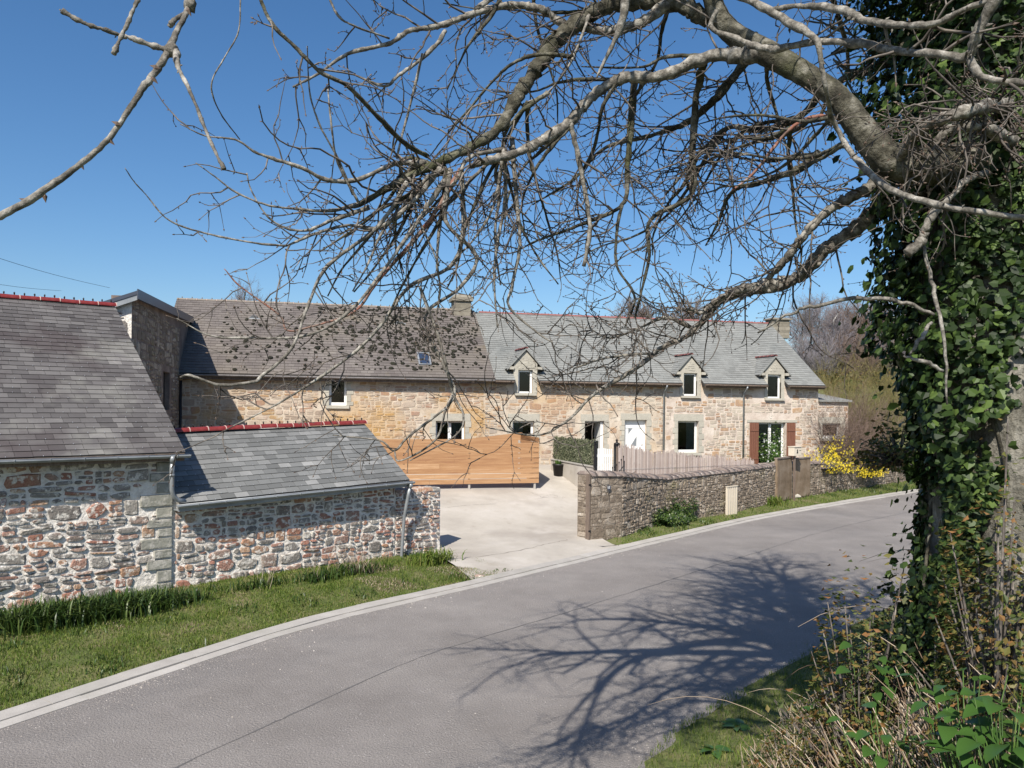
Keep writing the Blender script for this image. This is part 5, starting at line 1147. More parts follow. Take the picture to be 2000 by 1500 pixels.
add_limb([(1500, 20, 4.2), (1560, 12, 4.2), (1640, 18, 4.15), (1690, 40, 4.1), (1770, 50, 4.0), (1830, 45, 3.95), (1880, 20, 3.9), (1960, -10, 3.8)], [6, 7, 9, 9, 8, 8, 7, 7], BP, kids=3, kl=(.15, .4), seed=36, knobs=True)
add_limb([(1995, 212, 6.3), (1950, 205, 5.6), (1880, 220, 5.0), (1800, 250, 5.2), (1770, 290, 5.4), (1750, 320, 5.6)], [15, 13, 12, 11, 10, 9], BP, kids=26, kl=(.2, .6), seed=37, lvl=2)
add_limb([(2010, 300, 6.3), (1960, 268, 5.6), (1920, 250, 5.4), (1860, 250, 5.3), (1820, 285, 5.3)], [16, 14, 11, 10, 8], BP, kids=26, kl=(.2, .5), seed=38, lvl=2)
add_limb([(1960, 330, 6.2), (1890, 350, 5.4), (1862, 380, 5.3), (1815, 430, 5.2), (1800, 470, 5.2), (1772, 495, 5.15)], [10, 8, 7, 9, 10, 11], BP, seed=39, kids=2)
add_limb([(1900, -60, 6.5), (1820, 40, 6.6), (1730, 120, 6.6), (1640, 160, 6.6), (1600, 230, 6.6)], [20, 16, 12, 8, 4], BM, kids=8, kl=(.4, 1.0), seed=42, lvl=2)
# hanging red-brown stub
add_limb([(1225, -20, 4.0), (1215, 40, 4.0), (1200, 80, 4.0), (1178, 125, 4.0), (1165, 152, 4.0)], [10, 9, 6, 5, 3], BP, seed=43)
add_limb([(1150, 30, 4.6), (1140, 60, 4.5), (1120, 110, 4.4), (1100, 145, 4.4), (1070, 180, 4.5), (1030, 200, 4.5)], [5, 4, 4, 3, 3, 3], BP, kids=3, kl=(.1, .4), seed=44)
# --- separate overhanging branch at the upper left of the frame ---
add_limb([(-60, 440, 1.9), (0, 421, 1.9), (60, 390, 1.92), (110, 355, 1.94), (165, 315, 1.96), (215, 268, 1.98), (255, 210, 2.0), (285, 165, 2.02), (312, 128, 2.04), (330, 97, 2.06), (348, 55, 2.1), (368, 15, 2.15), (380, -60, 2.3), (450, -300, 2.9), (800, -640, 4.2), (1500, -800, 5.4), (1950, -520, 6.2)], [9.5, 8.5, 8.5, 8, 7, 6.5, 7, 8, 8, 9, 6.5, 7, 8, 12, 20, 28, 38], BP, seed=45, knobs=False, sides=10, wobble=.05)
add_limb([(335, 98, 2.06), (300, 90, 2.05), (262, 76, 2.03), (240, 70, 2.02), (210, 60, 2.0), (178, 50, 1.98), (150, 38, 1.97), (120, 20, 1.96)], [9, 7, 6.5, 6, 5.5, 6.5, 6, 7], BP, seed=46, knobs=True, wobble=.2)
add_limb([(343, 98, 2.06), (348, 130, 2.0), (372, 180, 1.95), (398, 245, 1.92), (420, 295, 1.9), (438, 330, 1.88)], [8, 6.5, 5, 4.6, 4.6, 6], BP, seed=47, knobs=True, wobble=.15)
add_limb([(278, -20, 1.9), (262, 15, 1.88), (245, 55, 1.87), (233, 80, 1.86), (222, 105, 1.85)], [5, 6, 5.5, 5.5, 8], BP, seed=48, knobs=True, wobble=.25)
add_limb([(362, 25, 2.15), (340, 40, 2.1), (330, 52, 2.1)], [5, 7, 6], BP, seed=49, knobs=True)
mb = MB(); mb.blob(pix(334, 98, 2.06), .019, 1.1, 1, 1.0, 9, 6, .22, 0, rt); mb.blob(pix(345, 108, 2.05), .011, 1, 1, 1.2, 8, 5, .2, 0, rt); mb.blob(pix(372, 8, 2.15), .017, 1, 1, 1.3, 8, 5, .28, 0, rt); b_ = mb.build('burr', M['bark_pale'], oak); b_.location = -OFF
for (px, py, s) in ((300, 130, (-1, .3)), (225, 240, (-1, .4)), (218, 278, (1, -.9)), (160, 325, (.6, -1)), (105, 355, (-1, .5)), (88, 388, (.2, -1)), (45, 390, (-1, .3)), (303, 158, (.8, -.8)), (370, 25, (.5, -1))):
    mb = MB(); p = pix(px, py, 1.98); knob(mb, p - Vector((s[0], 0, s[1])).normalized() * .017, Vector((s[0], 0, s[1])), .0068, 0); b_ = mb.build('bud', M['bud'], oak); b_.location = -OFF
add_limb([(470, -20, 3.2), (466, 60, 3.2), (440, 110, 3.2), (413, 165, 3.2), (430, 220, 3.3), (468, 272, 3.6)], [2.2, 2.4, 2.4, 2.4, 2.2, 2], BP, seed=50, knobs=True)
add_limb([(640, -10, 3.8), (660, 30, 3.8), (690, 50, 3.8), (760, 75, 4.0)], [3, 4, 3, 3], BP, seed=51, kids=5, kl=(.1, .3))
add_limb([(600, 90, 4.0), (605, 180, 4.0), (625, 245, 4.0), (660, 310, 4.1), (690, 380, 4.2)], [2, 2.6, 3, 3.4, 4], BP, seed=52, kids=4, kl=(.1, .4))
add_limb([(640, 170, 4.0), (648, 250, 4.0), (660, 320, 4.1), (700, 395, 4.2)], [2.4, 3, 3.4, 4], BP, seed=53, kids=3, kl=(.1, .4))
add_limb([(825, 105, 4.4), (805, 190, 4.4), (785, 265, 4.4), (775, 310, 4.4)], [4, 4, 3.6, 3], BP, seed=54)
# drooping twig-bearing branches below the pale fork
rk = random.Random(123)
for k in range(16):
    px, py, Y = rk.uniform(780, 1010), rk.uniform(300, 400), rk.uniform(4.3, 4.7); P_ = [(870, 330, 4.4) if px < 900 else (985, 290, 4.55), (px, py, Y)]; ang = rk.uniform(1.45, 2.35); n_ = 4
    for _ in range(n_): ang += rk.uniform(-.3, .3); s_ = rk.uniform(45, 75); px += cos(ang) * s_; py += sin(ang) * s_; Y += rk.uniform(-.08, .08); P_.append((px, py, Y))
    add_limb(P_, [6.5, 5.6, 5, 4.2, 3.4, 2.4], BP if k % 2 else BM, kids=6, kl=(.15, .5), seed=300 + k, lvl=1, sides=5)
# finer drooping branches filling the crown behind the main limbs
rk = random.Random(99)
for k in range(26):
    px, py, Y = rk.choice(NODES); P_ = [(px, py, Y)]; n_ = rk.randint(4, 6); ang = rk.uniform(1.7, 3.0)
    for _ in range(n_): ang += rk.uniform(-.45, .45); ang = min(3.3, max(1.3, ang)); s = rk.uniform(45, 85); px += cos(ang) * s; py += sin(ang) * s * .95; Y += rk.uniform(-.1, .3); P_.append((px, py, Y))
    if py > 640: continue
    add_limb(P_, [6.5 - 4.6 * q / n_ for q in range(n_ + 1)], BM, kids=4, kl=(.25, .7), seed=200 + k, lvl=2, sides=5)
# --- the rest of the crown above the picture, with its shade on the road ---
def crown_limb(mb, p, d, L, r, lvl, rn):
    n = max(4, int(L / .45)); pts = [p]; st = L / n; dirs = [d]; bend = Vector((rn.gauss(0, 1), rn.gauss(0, 1), rn.gauss(0, .6))) * .12
    for i in range(n):
        d = (d + bend + Vector((rn.gauss(0, .09), rn.gauss(0, .09), rn.gauss(0, .09) + .02))).normalized(); p = p + d * st; pts.append(p); dirs.append(d)
    rad = [r * (1 - .7 * i / n) for i in range(n + 1)]; mb.tube(pts, rad, 6 if lvl > 1 else 4, 0, True, False)
    if lvl == 0: return
    for i in range(1, n + 1):
        for _ in range(2 if lvl > 1 else 1):
            if rn.random() < .93:
                s = dirs[i].cross(Vector((rn.gauss(0, 1), rn.gauss(0, 1), rn.gauss(0, 1)))).normalized()
                crown_limb(mb, pts[i], (dirs[i] * rn.uniform(.4, .9) + s).normalized(), L * rn.uniform(.3, .55), rad[i] * .6, lvl - 1, rn)
def above(p, margin=35):
    if p.y <= .3: return True
    X, Z = p.x / p.y, (p.z - HC) / p.y; u = X * CR + Z * SR; v = -X * SR + Z * CR
    return CY - v * F < -margin or CX + u * F > 1700
rc = random.Random(2025)
for k, (dx, dy, dz, L, r, z0_) in enumerate(((-1, .05, .55, 6.0, .20, 5.2), (-.8, .7, .8, 6.0, .18, 6.0), (-.35, 1, .8, 5.5, .16, 6.5), (.6, .8, .8, 5.0, .16, 6.0), (-.9, -.4, .7, 5.5, .17, 5.6), (-.2, -.9, .8, 4.5, .15, 6.6), (.8, -.2, .7, 4.5, .15, 5.4), (-.5, .2, 1.2, 5.0, .16, 7.4), (.1, .5, 1.3, 4.5, .14, 8.6), (-.7, .1, 1.0, 4.5, .14, 8.8), (-1, .35, .42, 5.5, .15, 5.9), (.9, .5, .7, 5.0, .16, 5.0), (.5, -.5, .9, 5.0, .15, 6.2), (.7, .9, .5, 5.0, .14, 7.4), (1, .1, .8, 5.0, .14, 8.2), (.2, 1, .9, 4.5, .13, 9.0))):
    L *= .80; r *= .8; mb = MB(); i = min(range(len(c)), key=lambda q: abs(c[q].z - z0_)); st = c[i]; crown_limb(mb, st, Vector((dx, dy, dz)).normalized(), L, r, 3, rc)
    # keep only faces above the picture's top edge
    V = [Vector(v) + OFF for v in mb.v]; okv = [above(v) or (v.x > 3.4 and v.z > 7) for v in V]
    keep = [j for j, f in enumerate(mb.f) if all(okv[q] for q in f)]
    mb.f = [mb.f[j] for j in keep]; mb.m = [0] * len(keep); mb.sm = [True] * len(keep); mb.build('upper_limb', [M['bark']], oak)
# ================= ivy on the trunk =================
def leaves(mb, pts, nrm, size, rn, mi=0, kind='ivy'):
    for p, n in zip(pts, nrm):
        s = rn.uniform(*size); n = (Vector(n) + Vector((rn.gauss(0, .45), rn.gauss(0, .45), rn.gauss(0, .45)))).normalized(); a = n.orthogonal().normalized(); g = rn.uniform(0, 2 * pi)
        t = (a * cos(g) + n.cross(a) * sin(g)); t = (t + Vector((0, 0, -.9))); t = (t - n * t.dot(n)).normalized(); b = n.cross(t)
        p = Vector(p); f = n * s * .14
        if kind == 'ivy': mb.add([p - t * s * .42, p - t * s * .5 + b * s * .42 - f, p + t * s * .05 + b * s * .5 - f, p + t * s * .62, p + t * s * .05 - b * s * .5 - f, p - t * s * .5 - b * s * .42 - f, p], [(0, 1, 2, 6), (6, 2, 3), (6, 3, 4), (0, 6, 4, 5)], mi)
        else: mb.add([p - t * s * .5, p + b * s * .3 - f, p + t * s * .5, p - b * s * .3 - f], [(0, 1, 2, 3)], mi)
ivy = tag(empty('ivy', None, (TX, TY, TZ)), 'dense glossy dark ivy climbing over the oak trunk', 'ivy')
ri = random.Random(8)
mb = MB(); P = []; Nn_ = []
cz = [q.z for q in c]
def axis(z): i = min(range(len(c)), key=lambda q: abs(c[q].z - z)); return c[i], rad[i]
lump = lambda g, z: .16 * sin(3 * g + z * 1.7) + .13 * sin(5 * g - z * 3.1) + .12 * sin(2 * g + z * 4.3)
for _ in range(52000):
    z = ri.uniform(.1, 7.5); g = ri.uniform(0, 2 * pi); a, r = axis(z)

    dirn = Vector((cos(g), sin(g), 0))
    # bare bark patch low on the right-hand side facing the camera
    gd = math.degrees(math.remainder(g, 2 * pi))
    if -.2 < z < 1.75 + .25 * sin(3 * g) and -124 + 12 * sin(z * 4) + 10 * sin(z * 11) < gd < -25 and ri.random() < .97: continue
    wl_ = max(0, cos(g - pi * .95)); ext = (.45 if z < 1.5 else 1) * max(.05, .08 + .06 * wl_ + lump(g, z) * .42 + (.15 if z > 2.0 else 0) * wl_ + (.16 + .22 * (.5 + .5 * sin(z * 3 + g * 2)) if z > 4.1 else 0))  # ivy thickened above the view to cast a broader shadow on the road
    if ri.random() < .10: ext += ri.uniform(.0, .20)
    if ext < .03: continue
    rr_ = r + ext * ri.uniform(.35, 1.0) ** .6; P.append(Vector((a.x, a.y, z)) + dirn * rr_); Nn_.append(dirn + Vector((0, 0, .35)))
leaves(mb, P, Nn_, (.020, .062), ri); mb.build('leaves', M['ivy'], ivy)
mb = MB()
for k in range(26):
    g = ri.uniform(0, 2 * pi); z = 0; pts = []
    while z < 6.5: a, r = axis(z); q = r + .03 + .03 * sin(z * 4 + k); pts.append(a + Vector((cos(g) * q, sin(g) * q, z - a.z))); z += .35; g += ri.uniform(-.12, .12)
    mb.tube(pts, lerpl([.011, .005], len(pts)), 5, 1)
# free hanging stems at the left of the ivy
for P_ in ([(1805, 480, 3.9), (1822, 560, 3.9), (1842, 650, 3.85), (1850, 790, 3.85)], [(1825, 615, 3.85), (1760, 590, 3.9), (1680, 583, 4.0), (1600, 595, 4.1), (1545, 612, 4.2), (1480, 650, 4.3)], [(1842, 725, 3.8), (1800, 705, 3.8), (1765, 695, 3.8)], [(1820, 630, 3.8), (1795, 665, 3.75), (1777, 692, 3.75)]):
    cc = smooth([pix(*q) - OFF for q in P_], 6, .006, ri); mb.tube(cc, lerpl([.008, .011, .009, .005], len(cc)), 6, 0)
mb.build('stem', [M['bark_pale'], M['bark']], ivy)
# ================= plants =================
rv = random.Random(616)
def mesh_np(name, V, Fc, mats, parent=None, loc=None):
    me = bpy.data.meshes.new(name); V = np.asarray(V, np.float32); Fc = np.asarray(Fc, np.int32); k = Fc.shape[1]
    me.vertices.add(len(V)); me.vertices.foreach_set('co', V.ravel()); me.loops.add(Fc.size); me.loops.foreach_set('vertex_index', Fc.ravel())
    me.polygons.add(len(Fc)); me.polygons.foreach_set('loop_start', np.arange(0, Fc.size, k, dtype=np.int32)); me.polygons.foreach_set('loop_total', np.full(len(Fc), k, np.int32))
    me.update(calc_edges=True); me.validate()
    for m in (mats if isinstance(mats, list) else [mats]): me.materials.append(m)
    o = bpy.data.objects.new(name, me); col.objects.link(o)
    if parent is not None: o.parent = parent
    if loc is not None: o.location = loc
    return o
def blades(x, y, z, h, w, lean, g=None):
    """bent grass blades: two quads and a tip each; arrays of equal length"""
    n = len(x); g = nr.uniform(0, 2 * pi, n) if g is None else g; q = g + nr.uniform(-1.2, 1.2, n); bx, by = np.cos(q) * w / 2, np.sin(q) * w / 2; lx, ly = np.cos(g) * lean * h, np.sin(g) * lean * h
    V = np.zeros((n, 5, 3)); 
    V[:, 0] = np.c_[x - bx, y - by, z - .01]; V[:, 1] = np.c_[x + bx, y + by, z - .01]
    V[:, 2] = np.c_[x + bx * .8 + lx * .35, y + by * .8 + ly * .35, z + h * .6]; V[:, 3] = np.c_[x - bx * .8 + lx * .35, y - by * .8 + ly * .35, z + h * .6]
    V[:, 4] = np.c_[x + lx, y + ly, z + h * (1 - .35 * lean)]
    i = np.arange(n)[:, None] * 5; Fc = np.concatenate([i + [0, 1, 2], i + [0, 2, 3], i + [3, 2, 4]], 0)
    return V.reshape(-1, 3), Fc
def lawn(name, n, x0, x1, y0, y1, cond, hh, ww, lean=.45, mt='grass', dens=None):
    x = nr.uniform(x0, x1, n); y = nr.uniform(y0, y1, n); k = cond(x, y); x, y = x[k], y[k]
    z = ground_z(x, y); s = .75 + .5 * (np.sin(x * 2.3 + y) * np.sin(y * 1.9 - x * .7)) ** 2 + .3 * nr.random(len(x)) - .15
    cl = np.sin(x * 4.3 + 2 * np.sin(y * 2.1)) * np.sin(y * 3.7 + x) ; k = nr.random(len(x)) < .72 + .3 * cl; x, y, z, s = x[k], y[k], z[k], s[k]
    V, Fc = blades(x, y, z, nr.uniform(*hh, len(x)) * s, nr.uniform(*ww, len(x)), nr.uniform(.1, lean * 2, len(x))); return tag(mesh_np(name, V, Fc, M[mt]), kind='stuff')
bfn = FB.n; bo = FB.o
bd = lambda x, y: (x - bo.x) * bfn.x + (y - bo.y) * bfn.y          # behind the barn front when > 0
bu = lambda x, y: (x - bo.x) * FB.d.x + (y - bo.y) * FB.d.y
entr = gL[0]
def vl(x, y): d = dleft(x, y); return (d > .02) & (bd(x, y) < 0.02) & (bu(x, y) < pu1 + .9 + .3 * np.sin(y * 3)) & (d < 5) & ~((bu(x, y) > pu1 - .0) & (d > .9 + .3 * np.sin(x * 5)))
lawn('grass', 330000, -14, -.3, 8, 19.5, vl, (.025, .085), (.006, .012), .5)
gx = lambda x, y: (dleft(x, y) > .02) & (dleft(x, y) < 3.2) & (x > 2.95) & (y > 20)
def wall_side(x, y):
    ok = np.zeros(len(x), bool)
    for i in range(len(gw_) - 1):
        a, b = gw_[i], gw_[i + 1]; d = (b - a).normalized(); u = (x - a.x) * d.x + (y - a.y) * d.y; w_ = -(x - a.x) * d.y + (y - a.y) * d.x; ok |= (u > -.3) & (u < (b - a).length + .3) & (w_ < .0)
    return ok
lawn('grass', 210000, 2.9, 24, 20, 44, lambda x, y: gx(x, y) & wall_side(x, y), (.03, .10), (.010, .02), .5)
def vr(x, y): dr = -dleft(x, y) - ROADW; return (dr > -.25 + .45 * np.sin(x * 2.1) * np.sin(y * 1.7)) & (dr < 4.6) & (y > 1.6)
lawn('grass', 260000, -3, 9, 2.0, 14, lambda x, y: vr(x, y) & (nr.random(len(x)) < .75), (.03, .10), (.004, .009), .55)
lawn('dry_grass', 60000, -4.5, .2, 15, 21, lambda x, y: (dleft(x, y) > .02) & (bd(x, y) < .1) & (dleft(x, y) < 3) & (bu(x, y) > 3.2) & (bu(x, y) < pu1 + 1.2) & (np.sin(x * 3.1 + y) + np.sin(y * 4.7) > .2), (.02, .07), (.006, .012), .9, 'dry')
lawn('dry_grass', 90000, -14, 4, 8, 19, lambda x, y: vl(x, y) & (((bd(x, y) > -1.3) & (np.sin(x * 1.7) + np.sin(y * 2.9 + 1) > .7)) | (np.sin(x * 2.3 + 1) * np.sin(y * 1.3) > .82)), (.02, .06), (.006, .012), .9, 'dry')
lawn('weeds', 60000, -14, 4, 8, 19, lambda x, y: vl(x, y) & (np.sin(x * 3.3 + 2) * np.sin(y * 2.9 + x) > .55), (.07, .17), (.012, .022), .6, 'strap')
lawn('weeds', 90000, 2.9, 24, 20, 44, lambda x, y: gx(x, y) & wall_side(x, y) & (np.sin(x * 2.3 + 2) * np.sin(y * 1.9 + x) > .5), (.08, .22), (.015, .03), .6, 'strap')
# thin tufts along the ragged road edge
# pale grit along the road edges
n = 16000; j = nr.integers(0, len(ELd) - 1, n); f_ = nr.random(n); A_ = np.array([(p.x, p.y) for p in ELd]); D_ = A_[j + 1] - A_[j]; L_n = np.sqrt((D_ ** 2).sum(1))[:, None]; Nn2 = np.c_[D_[:, 1], -D_[:, 0]] / L_n
o_ = np.where(nr.random(n) < .6, .47 + nr.exponential(.22, n), ROADW + .1 - nr.exponential(.35, n)); o_ = np.where(nr.random(n) < .12, nr.uniform(.5, ROADW, n), o_)
C_ = A_[j] + D_ * f_[:, None] + Nn2 * o_[:, None]; s_ = nr.uniform(.003, .009, n) * np.where(nr.random(n) < .04, 2.2, 1); g_ = nr.uniform(0, 6.28, n); V = np.zeros((n, 4, 3))
for q_ in range(3): V[:, q_] = np.c_[C_[:, 0] + np.cos(g_ + 2.09 * q_) * s_, C_[:, 1] + np.sin(g_ + 2.09 * q_) * s_, np.zeros(n) + .001]
V[:, 3] = np.c_[C_, s_ * .8]; i = np.arange(n)[:, None] * 4
tag(mesh_np('grit', V.reshape(-1, 3), np.concatenate([i + [0, 1, 3], i + [1, 2, 3], i + [2, 0, 3]], 0), M['grit']), kind='stuff')
# dead brown litter in front of the walls and on the verge
# ---- strap-leaved clumps along the walls ----
def strap_clump(px, py, n, h, spread, label, mt='strap', cat='plant', group=None, depth=None, wd=.022, flat_=0.5, flowers=0, dead=0):
    p = ghit(px, py); mb = MB(); t = tag(empty('strap_leaf_plant', None, p), label, cat, group)
    x = nr.normal(0, spread, n); y = nr.normal(0, spread * .5, n); a = FB.ang; X, Y = x * cos(a) - y * sin(a), x * sin(a) + y * cos(a)
    g = nr.uniform(0, 2 * pi, n); hh = nr.uniform(.5, 1.0, n) * h; lean = nr.uniform(.1, .9, n); w_ = nr.uniform(.7, 1.2, n) * wd; V = np.zeros((n, 8, 3)); q = g + pi / 2; bx, by = np.cos(q) * w_ / 2, np.sin(q) * w_ / 2
    zz = np.array(hgt(p.x + X, p.y + Y)) - p.z
    for k, (s, tt, ww) in enumerate(((0, 0, 1), (.35, .10, 1.1), (.75, .45, .9), (1.0, 1.0, .15))):
        zc = hh * (s - .55 * lean * tt) + zz; ox, oy = np.cos(g) * hh * lean * tt, np.sin(g) * hh * lean * tt
        V[:, 2 * k] = np.c_[X + ox - bx * ww, Y + oy - by * ww, zc]; V[:, 2 * k + 1] = np.c_[X + ox + bx * ww, Y + oy + by * ww, zc]
    i = np.arange(n)[:, None] * 8; Fc = np.concatenate([i + [0, 1, 3, 2], i + [2, 3, 5, 4], i + [4, 5, 7, 6]], 0); mesh_np('leaves', V.reshape(-1, 3), Fc, M[mt], t)
    if flowers:
        fb_ = MB()
        for _ in range(flowers):
            c_ = Vector((rv.gauss(0, spread), rv.gauss(0, spread * .4), h * rv.uniform(.6, 1.05)))
            for k in range(6): g_ = k * pi / 3; a_ = Vector((cos(g_), -.5, sin(g_))) * .035; b_ = Vector((cos(g_ + .5), -.3, sin(g_ + .5))) * .022; fb_.add([c_, c_ + b_, c_ + a_, c_ + Vector((cos(g_ - .5), -.3, sin(g_ - .5))) * .022], [(0, 1, 2, 3)])
        fb_.build('flower', M['flower'], t)
    if dead:
        db = MB()
        for _ in range(dead):
            s = Vector((rv.gauss(0, spread * .8), rv.gauss(0, spread * .4), 0)); d = Vector((rv.gauss(0, .35), rv.gauss(0, .3), 1)); db.tube([s, s + d * .22 * rv.uniform(.7, 1.4), s + d * .45 * rv.uniform(.7, 1.6) + Vector((rv.gauss(0, .08), 0, 0))], [.006, .004, .002], 4)
        db.build('dry_stem', M['dry'], t)
    return t
G = 'strap leaved clumps at the foot of the barn'
for k, (px, py, n, h, sp, lab) in enumerate(((35, 1232, 560, .55, .42, 'dark strap leaved clump at the far left foot of the barn wall'), (115, 1222, 620, .58, .40, 'second dark strap leaved clump from the left under the barn wall'), (205, 1208, 620, .58, .40, 'dark strap leaved clump under the middle of the barn wall'), (275, 1196, 560, .54, .36, 'dark strap leaved clump just left of the barn corner quoins'), (345, 1180, 300, .32, .30, 'strap leaved clump at the seam between barn and lean-to'))):
    strap_clump(px, py, n, h, sp, lab, group=G)
strap_clump(505, 1150, 130, .28, .22, 'small sparse green plant beside a pale stone at the lean-to foot', dead=8)
strap_clump(618, 1135, 200, .30, .26, 'low green clump left of the dry brown stems at the lean-to wall', dead=6)
strap_clump(690, 1122, 240, .36, .30, 'clump with dry brown upright stems at the lean-to wall', dead=60)
strap_clump(842, 1100, 420, .42, .30, 'bright green strap leaved clump at the foot of the stub wall by the yard entrance', mt='grass', wd=.02)
strap_clump(1512, 985, 260, .42, .28, 'bright green tuft at the garden wall left of the pale boulder', mt='grass', wd=.03)
# dark bush by the garden wall
def bush(px, py, rx, ry_, rz, n, size, mt, label, cat='bush', name='bush', kind='leaf', stems=20, flowers=0, ang=.85, base=None, dz=0, fmat='flower'):
    p = ghit(px, py) if base is None else Vector(base); t = tag(empty(name, None, p), label, cat); mb = MB(); P = []; N_ = []
    ca, sa = cos(ang), sin(ang); ph = [rv.uniform(0, 6.3) for _ in range(6)]
    for _ in range(n):
        d = Vector((rv.gauss(0, 1), rv.gauss(0, 1), abs(rv.gauss(0, 1)) * .9 + .02)).normalized(); l = 1 + .22 * sin(5 * atan2(d.y, d.x) + ph[0]) + .2 * sin(7 * d.z + ph[1] + 3 * d.x) + .12 * sin(11 * d.x + ph[2]); q = l * rv.uniform(.25, 1) ** .45
        v = Vector((d.x * rx, d.y * ry_, d.z * rz)) * q; v = Vector((v.x * ca - v.y * sa, v.x * sa + v.y * ca, v.z + dz)); P.append(v); N_.append(d + Vector((0, 0, .3)))
    leaves(mb, P, N_, size, rv, 0, kind); mb.build('leaves', M[mt], t)
    sb = MB()
    for _ in range(stems):
        e = P[rv.randrange(len(P))]; sb.tube([Vector((e.x * .12, e.y * .12, -.05)), Vector((e.x * .5, e.y * .5, e.z * .55)), e * 1.04], [.012, .008, .003], 4)
    if stems: sb.build('stem', M['twig'], t)
    if flowers:
        fb_ = MB()
        for _ in range(flowers):
            e = P[rv.randrange(len(P))] * 1.05; 
            if e.y > .3 * ry_ and rv.random() < .7: continue
            s = rv.uniform(.03, .06)
            for k in range(4): g_ = k * pi / 2 + .4; fb_.add([e, e + Vector((cos(g_ + .4), -.5, sin(g_ + .4))) * s * .7, e + Vector((cos(g_), -.6, sin(g_))) * s, e + Vector((cos(g_ - .4), -.5, sin(g_ - .4))) * s * .7], [(0, 1, 2, 3)])
        fb_.build('flower', M[fmat], t)
    return t
bush(1312, 1020, 1.5, .45, .58, 6500, (.05, .11), 'strap', 'dark green leafy bush at the foot of the garden wall near its rounded end', flowers=0)
# shrubs behind the garden wall: yellow blossom, climber at the shutters, willow
pY = lambda px, py, Y: (lambda q: (q.x, q.y, q.z))(pix(px, py, Y))
bush(0, 0, 2.0, .8, 1.25, 2600, (.04, .09), 'bramble', 'yellow flowering shrub spilling over the garden wall behind the mailbox', base=pY(1630, 922, 34.8), flowers=1000, stems=110)
bush(0, 0, 1.0, .6, .8, 900, (.04, .09), 'bramble', 'yellow flowering shrub at the right end of the garden wall under the ivy', base=pY(1700, 930, 36.0), flowers=700, stems=70)
bush(0, 0, 1.1, .4, 1.9, 3000, (.05, .11), 'leaf_green', 'light green climbing shrub in front of the red brown shutters', base=pY(1508, 925, 33.6), stems=50, flowers=90, fmat='white')
bush(0, 0, .6, .4, .7, 450, (.04, .09), 'willow', 'low olive shrub behind the wall left of the mailbox', base=pY(1450, 925, 32.5), stems=40)
def wisp(base, H_, sp, n, label, cat, mt, name, r0=.012, L=(.5, 1.4), lean=.25, lv=2, seed=1, trunk=None, up=.9):
    """upright bare shrub or small tree of many fine twigs"""
    rn = random.Random(seed); t = tag(empty(name, None, base), label, cat); mb = MB()
    if trunk:
        tb = MB(); pts = [Vector((0, 0, -.3))]; 
        for k in range(1, 9): pts.append(Vector((rn.gauss(0, .02) * H_ * k / 4, rn.gauss(0, .02) * H_ * k / 4, H_ * .9 * k / 8)))
        tb.tube(pts, lerpl([trunk, trunk * .25], len(pts)), 7); tb.build('trunk', M['birch'] if mt == 'far_birch' else M['bark'], t)
    for i in range(n):
        if trunk: k = rn.uniform(.22, 1) ; j = min(7, int(k * 8)); s = pts[j].lerp(pts[j + 1], k * 8 - j if k < 1 else 1); g = rn.uniform(0, 6.283); d = Vector((cos(g), sin(g), rn.uniform(.3, 1.4))); ln = sp * (1.25 - k * .9) * rn.uniform(.6, 1.1); r = trunk * .28 * (1.2 - k)
        else: s = Vector((rn.gauss(0, sp * .2), rn.gauss(0, sp * .2), 0)); g = rn.uniform(0, 6.283); d = Vector((cos(g) * lean, sin(g) * lean, up)); ln = H_ * rn.uniform(.6, 1.0); r = r0
        far_twig(mb, s, d.normalized(), ln, r, lv, rn)
    mb.build('crown', M['far_twig' if mt == 'far_birch' else mt], t); return t
def far_twig(mb, p, d, L, r, lvl, rn):
    n = 4; pts = [p]; dirs = [d]
    for i in range(n): d = (d + Vector((rn.gauss(0, .14), rn.gauss(0, .14), rn.gauss(0, .10) + .04))).normalized(); p = p + d * L / n; pts.append(p); dirs.append(d)
    mb.tube(pts, [r * (1 - .65 * i / n) for i in range(n + 1)], 3, 0, True, False)
    if lvl:
        for i in range(1, n + 1):
            for _ in range(2 if lvl > 1 else 3):
                s = dirs[i].cross(Vector((rn.gauss(0, 1), rn.gauss(0, 1), rn.gauss(0, 1)))).normalized(); far_twig(mb, pts[i].lerp(pts[i - 1], rn.random()), (dirs[i] * .9 + s * rn.uniform(.4, .9)).normalized(), L * rn.uniform(.3, .55), r * .55, lvl - 1, rn)
wisp(pY(1685, 905, 38.5), 4.8, 2.2, 80, 'loose yellow green willow shrub beyond the right end of the farmhouse', 'shrub', 'willow', 'willow_shrub', r0=.016, lean=.5, seed=3, lv=2)
wisp(pY(1650, 915, 35.6), 3.6, 2.2, 70, 'bare brownish shrub in front of the extension window', 'shrub', 'far_brown', 'bare_shrub', r0=.012, lean=.6, seed=4, lv=2)
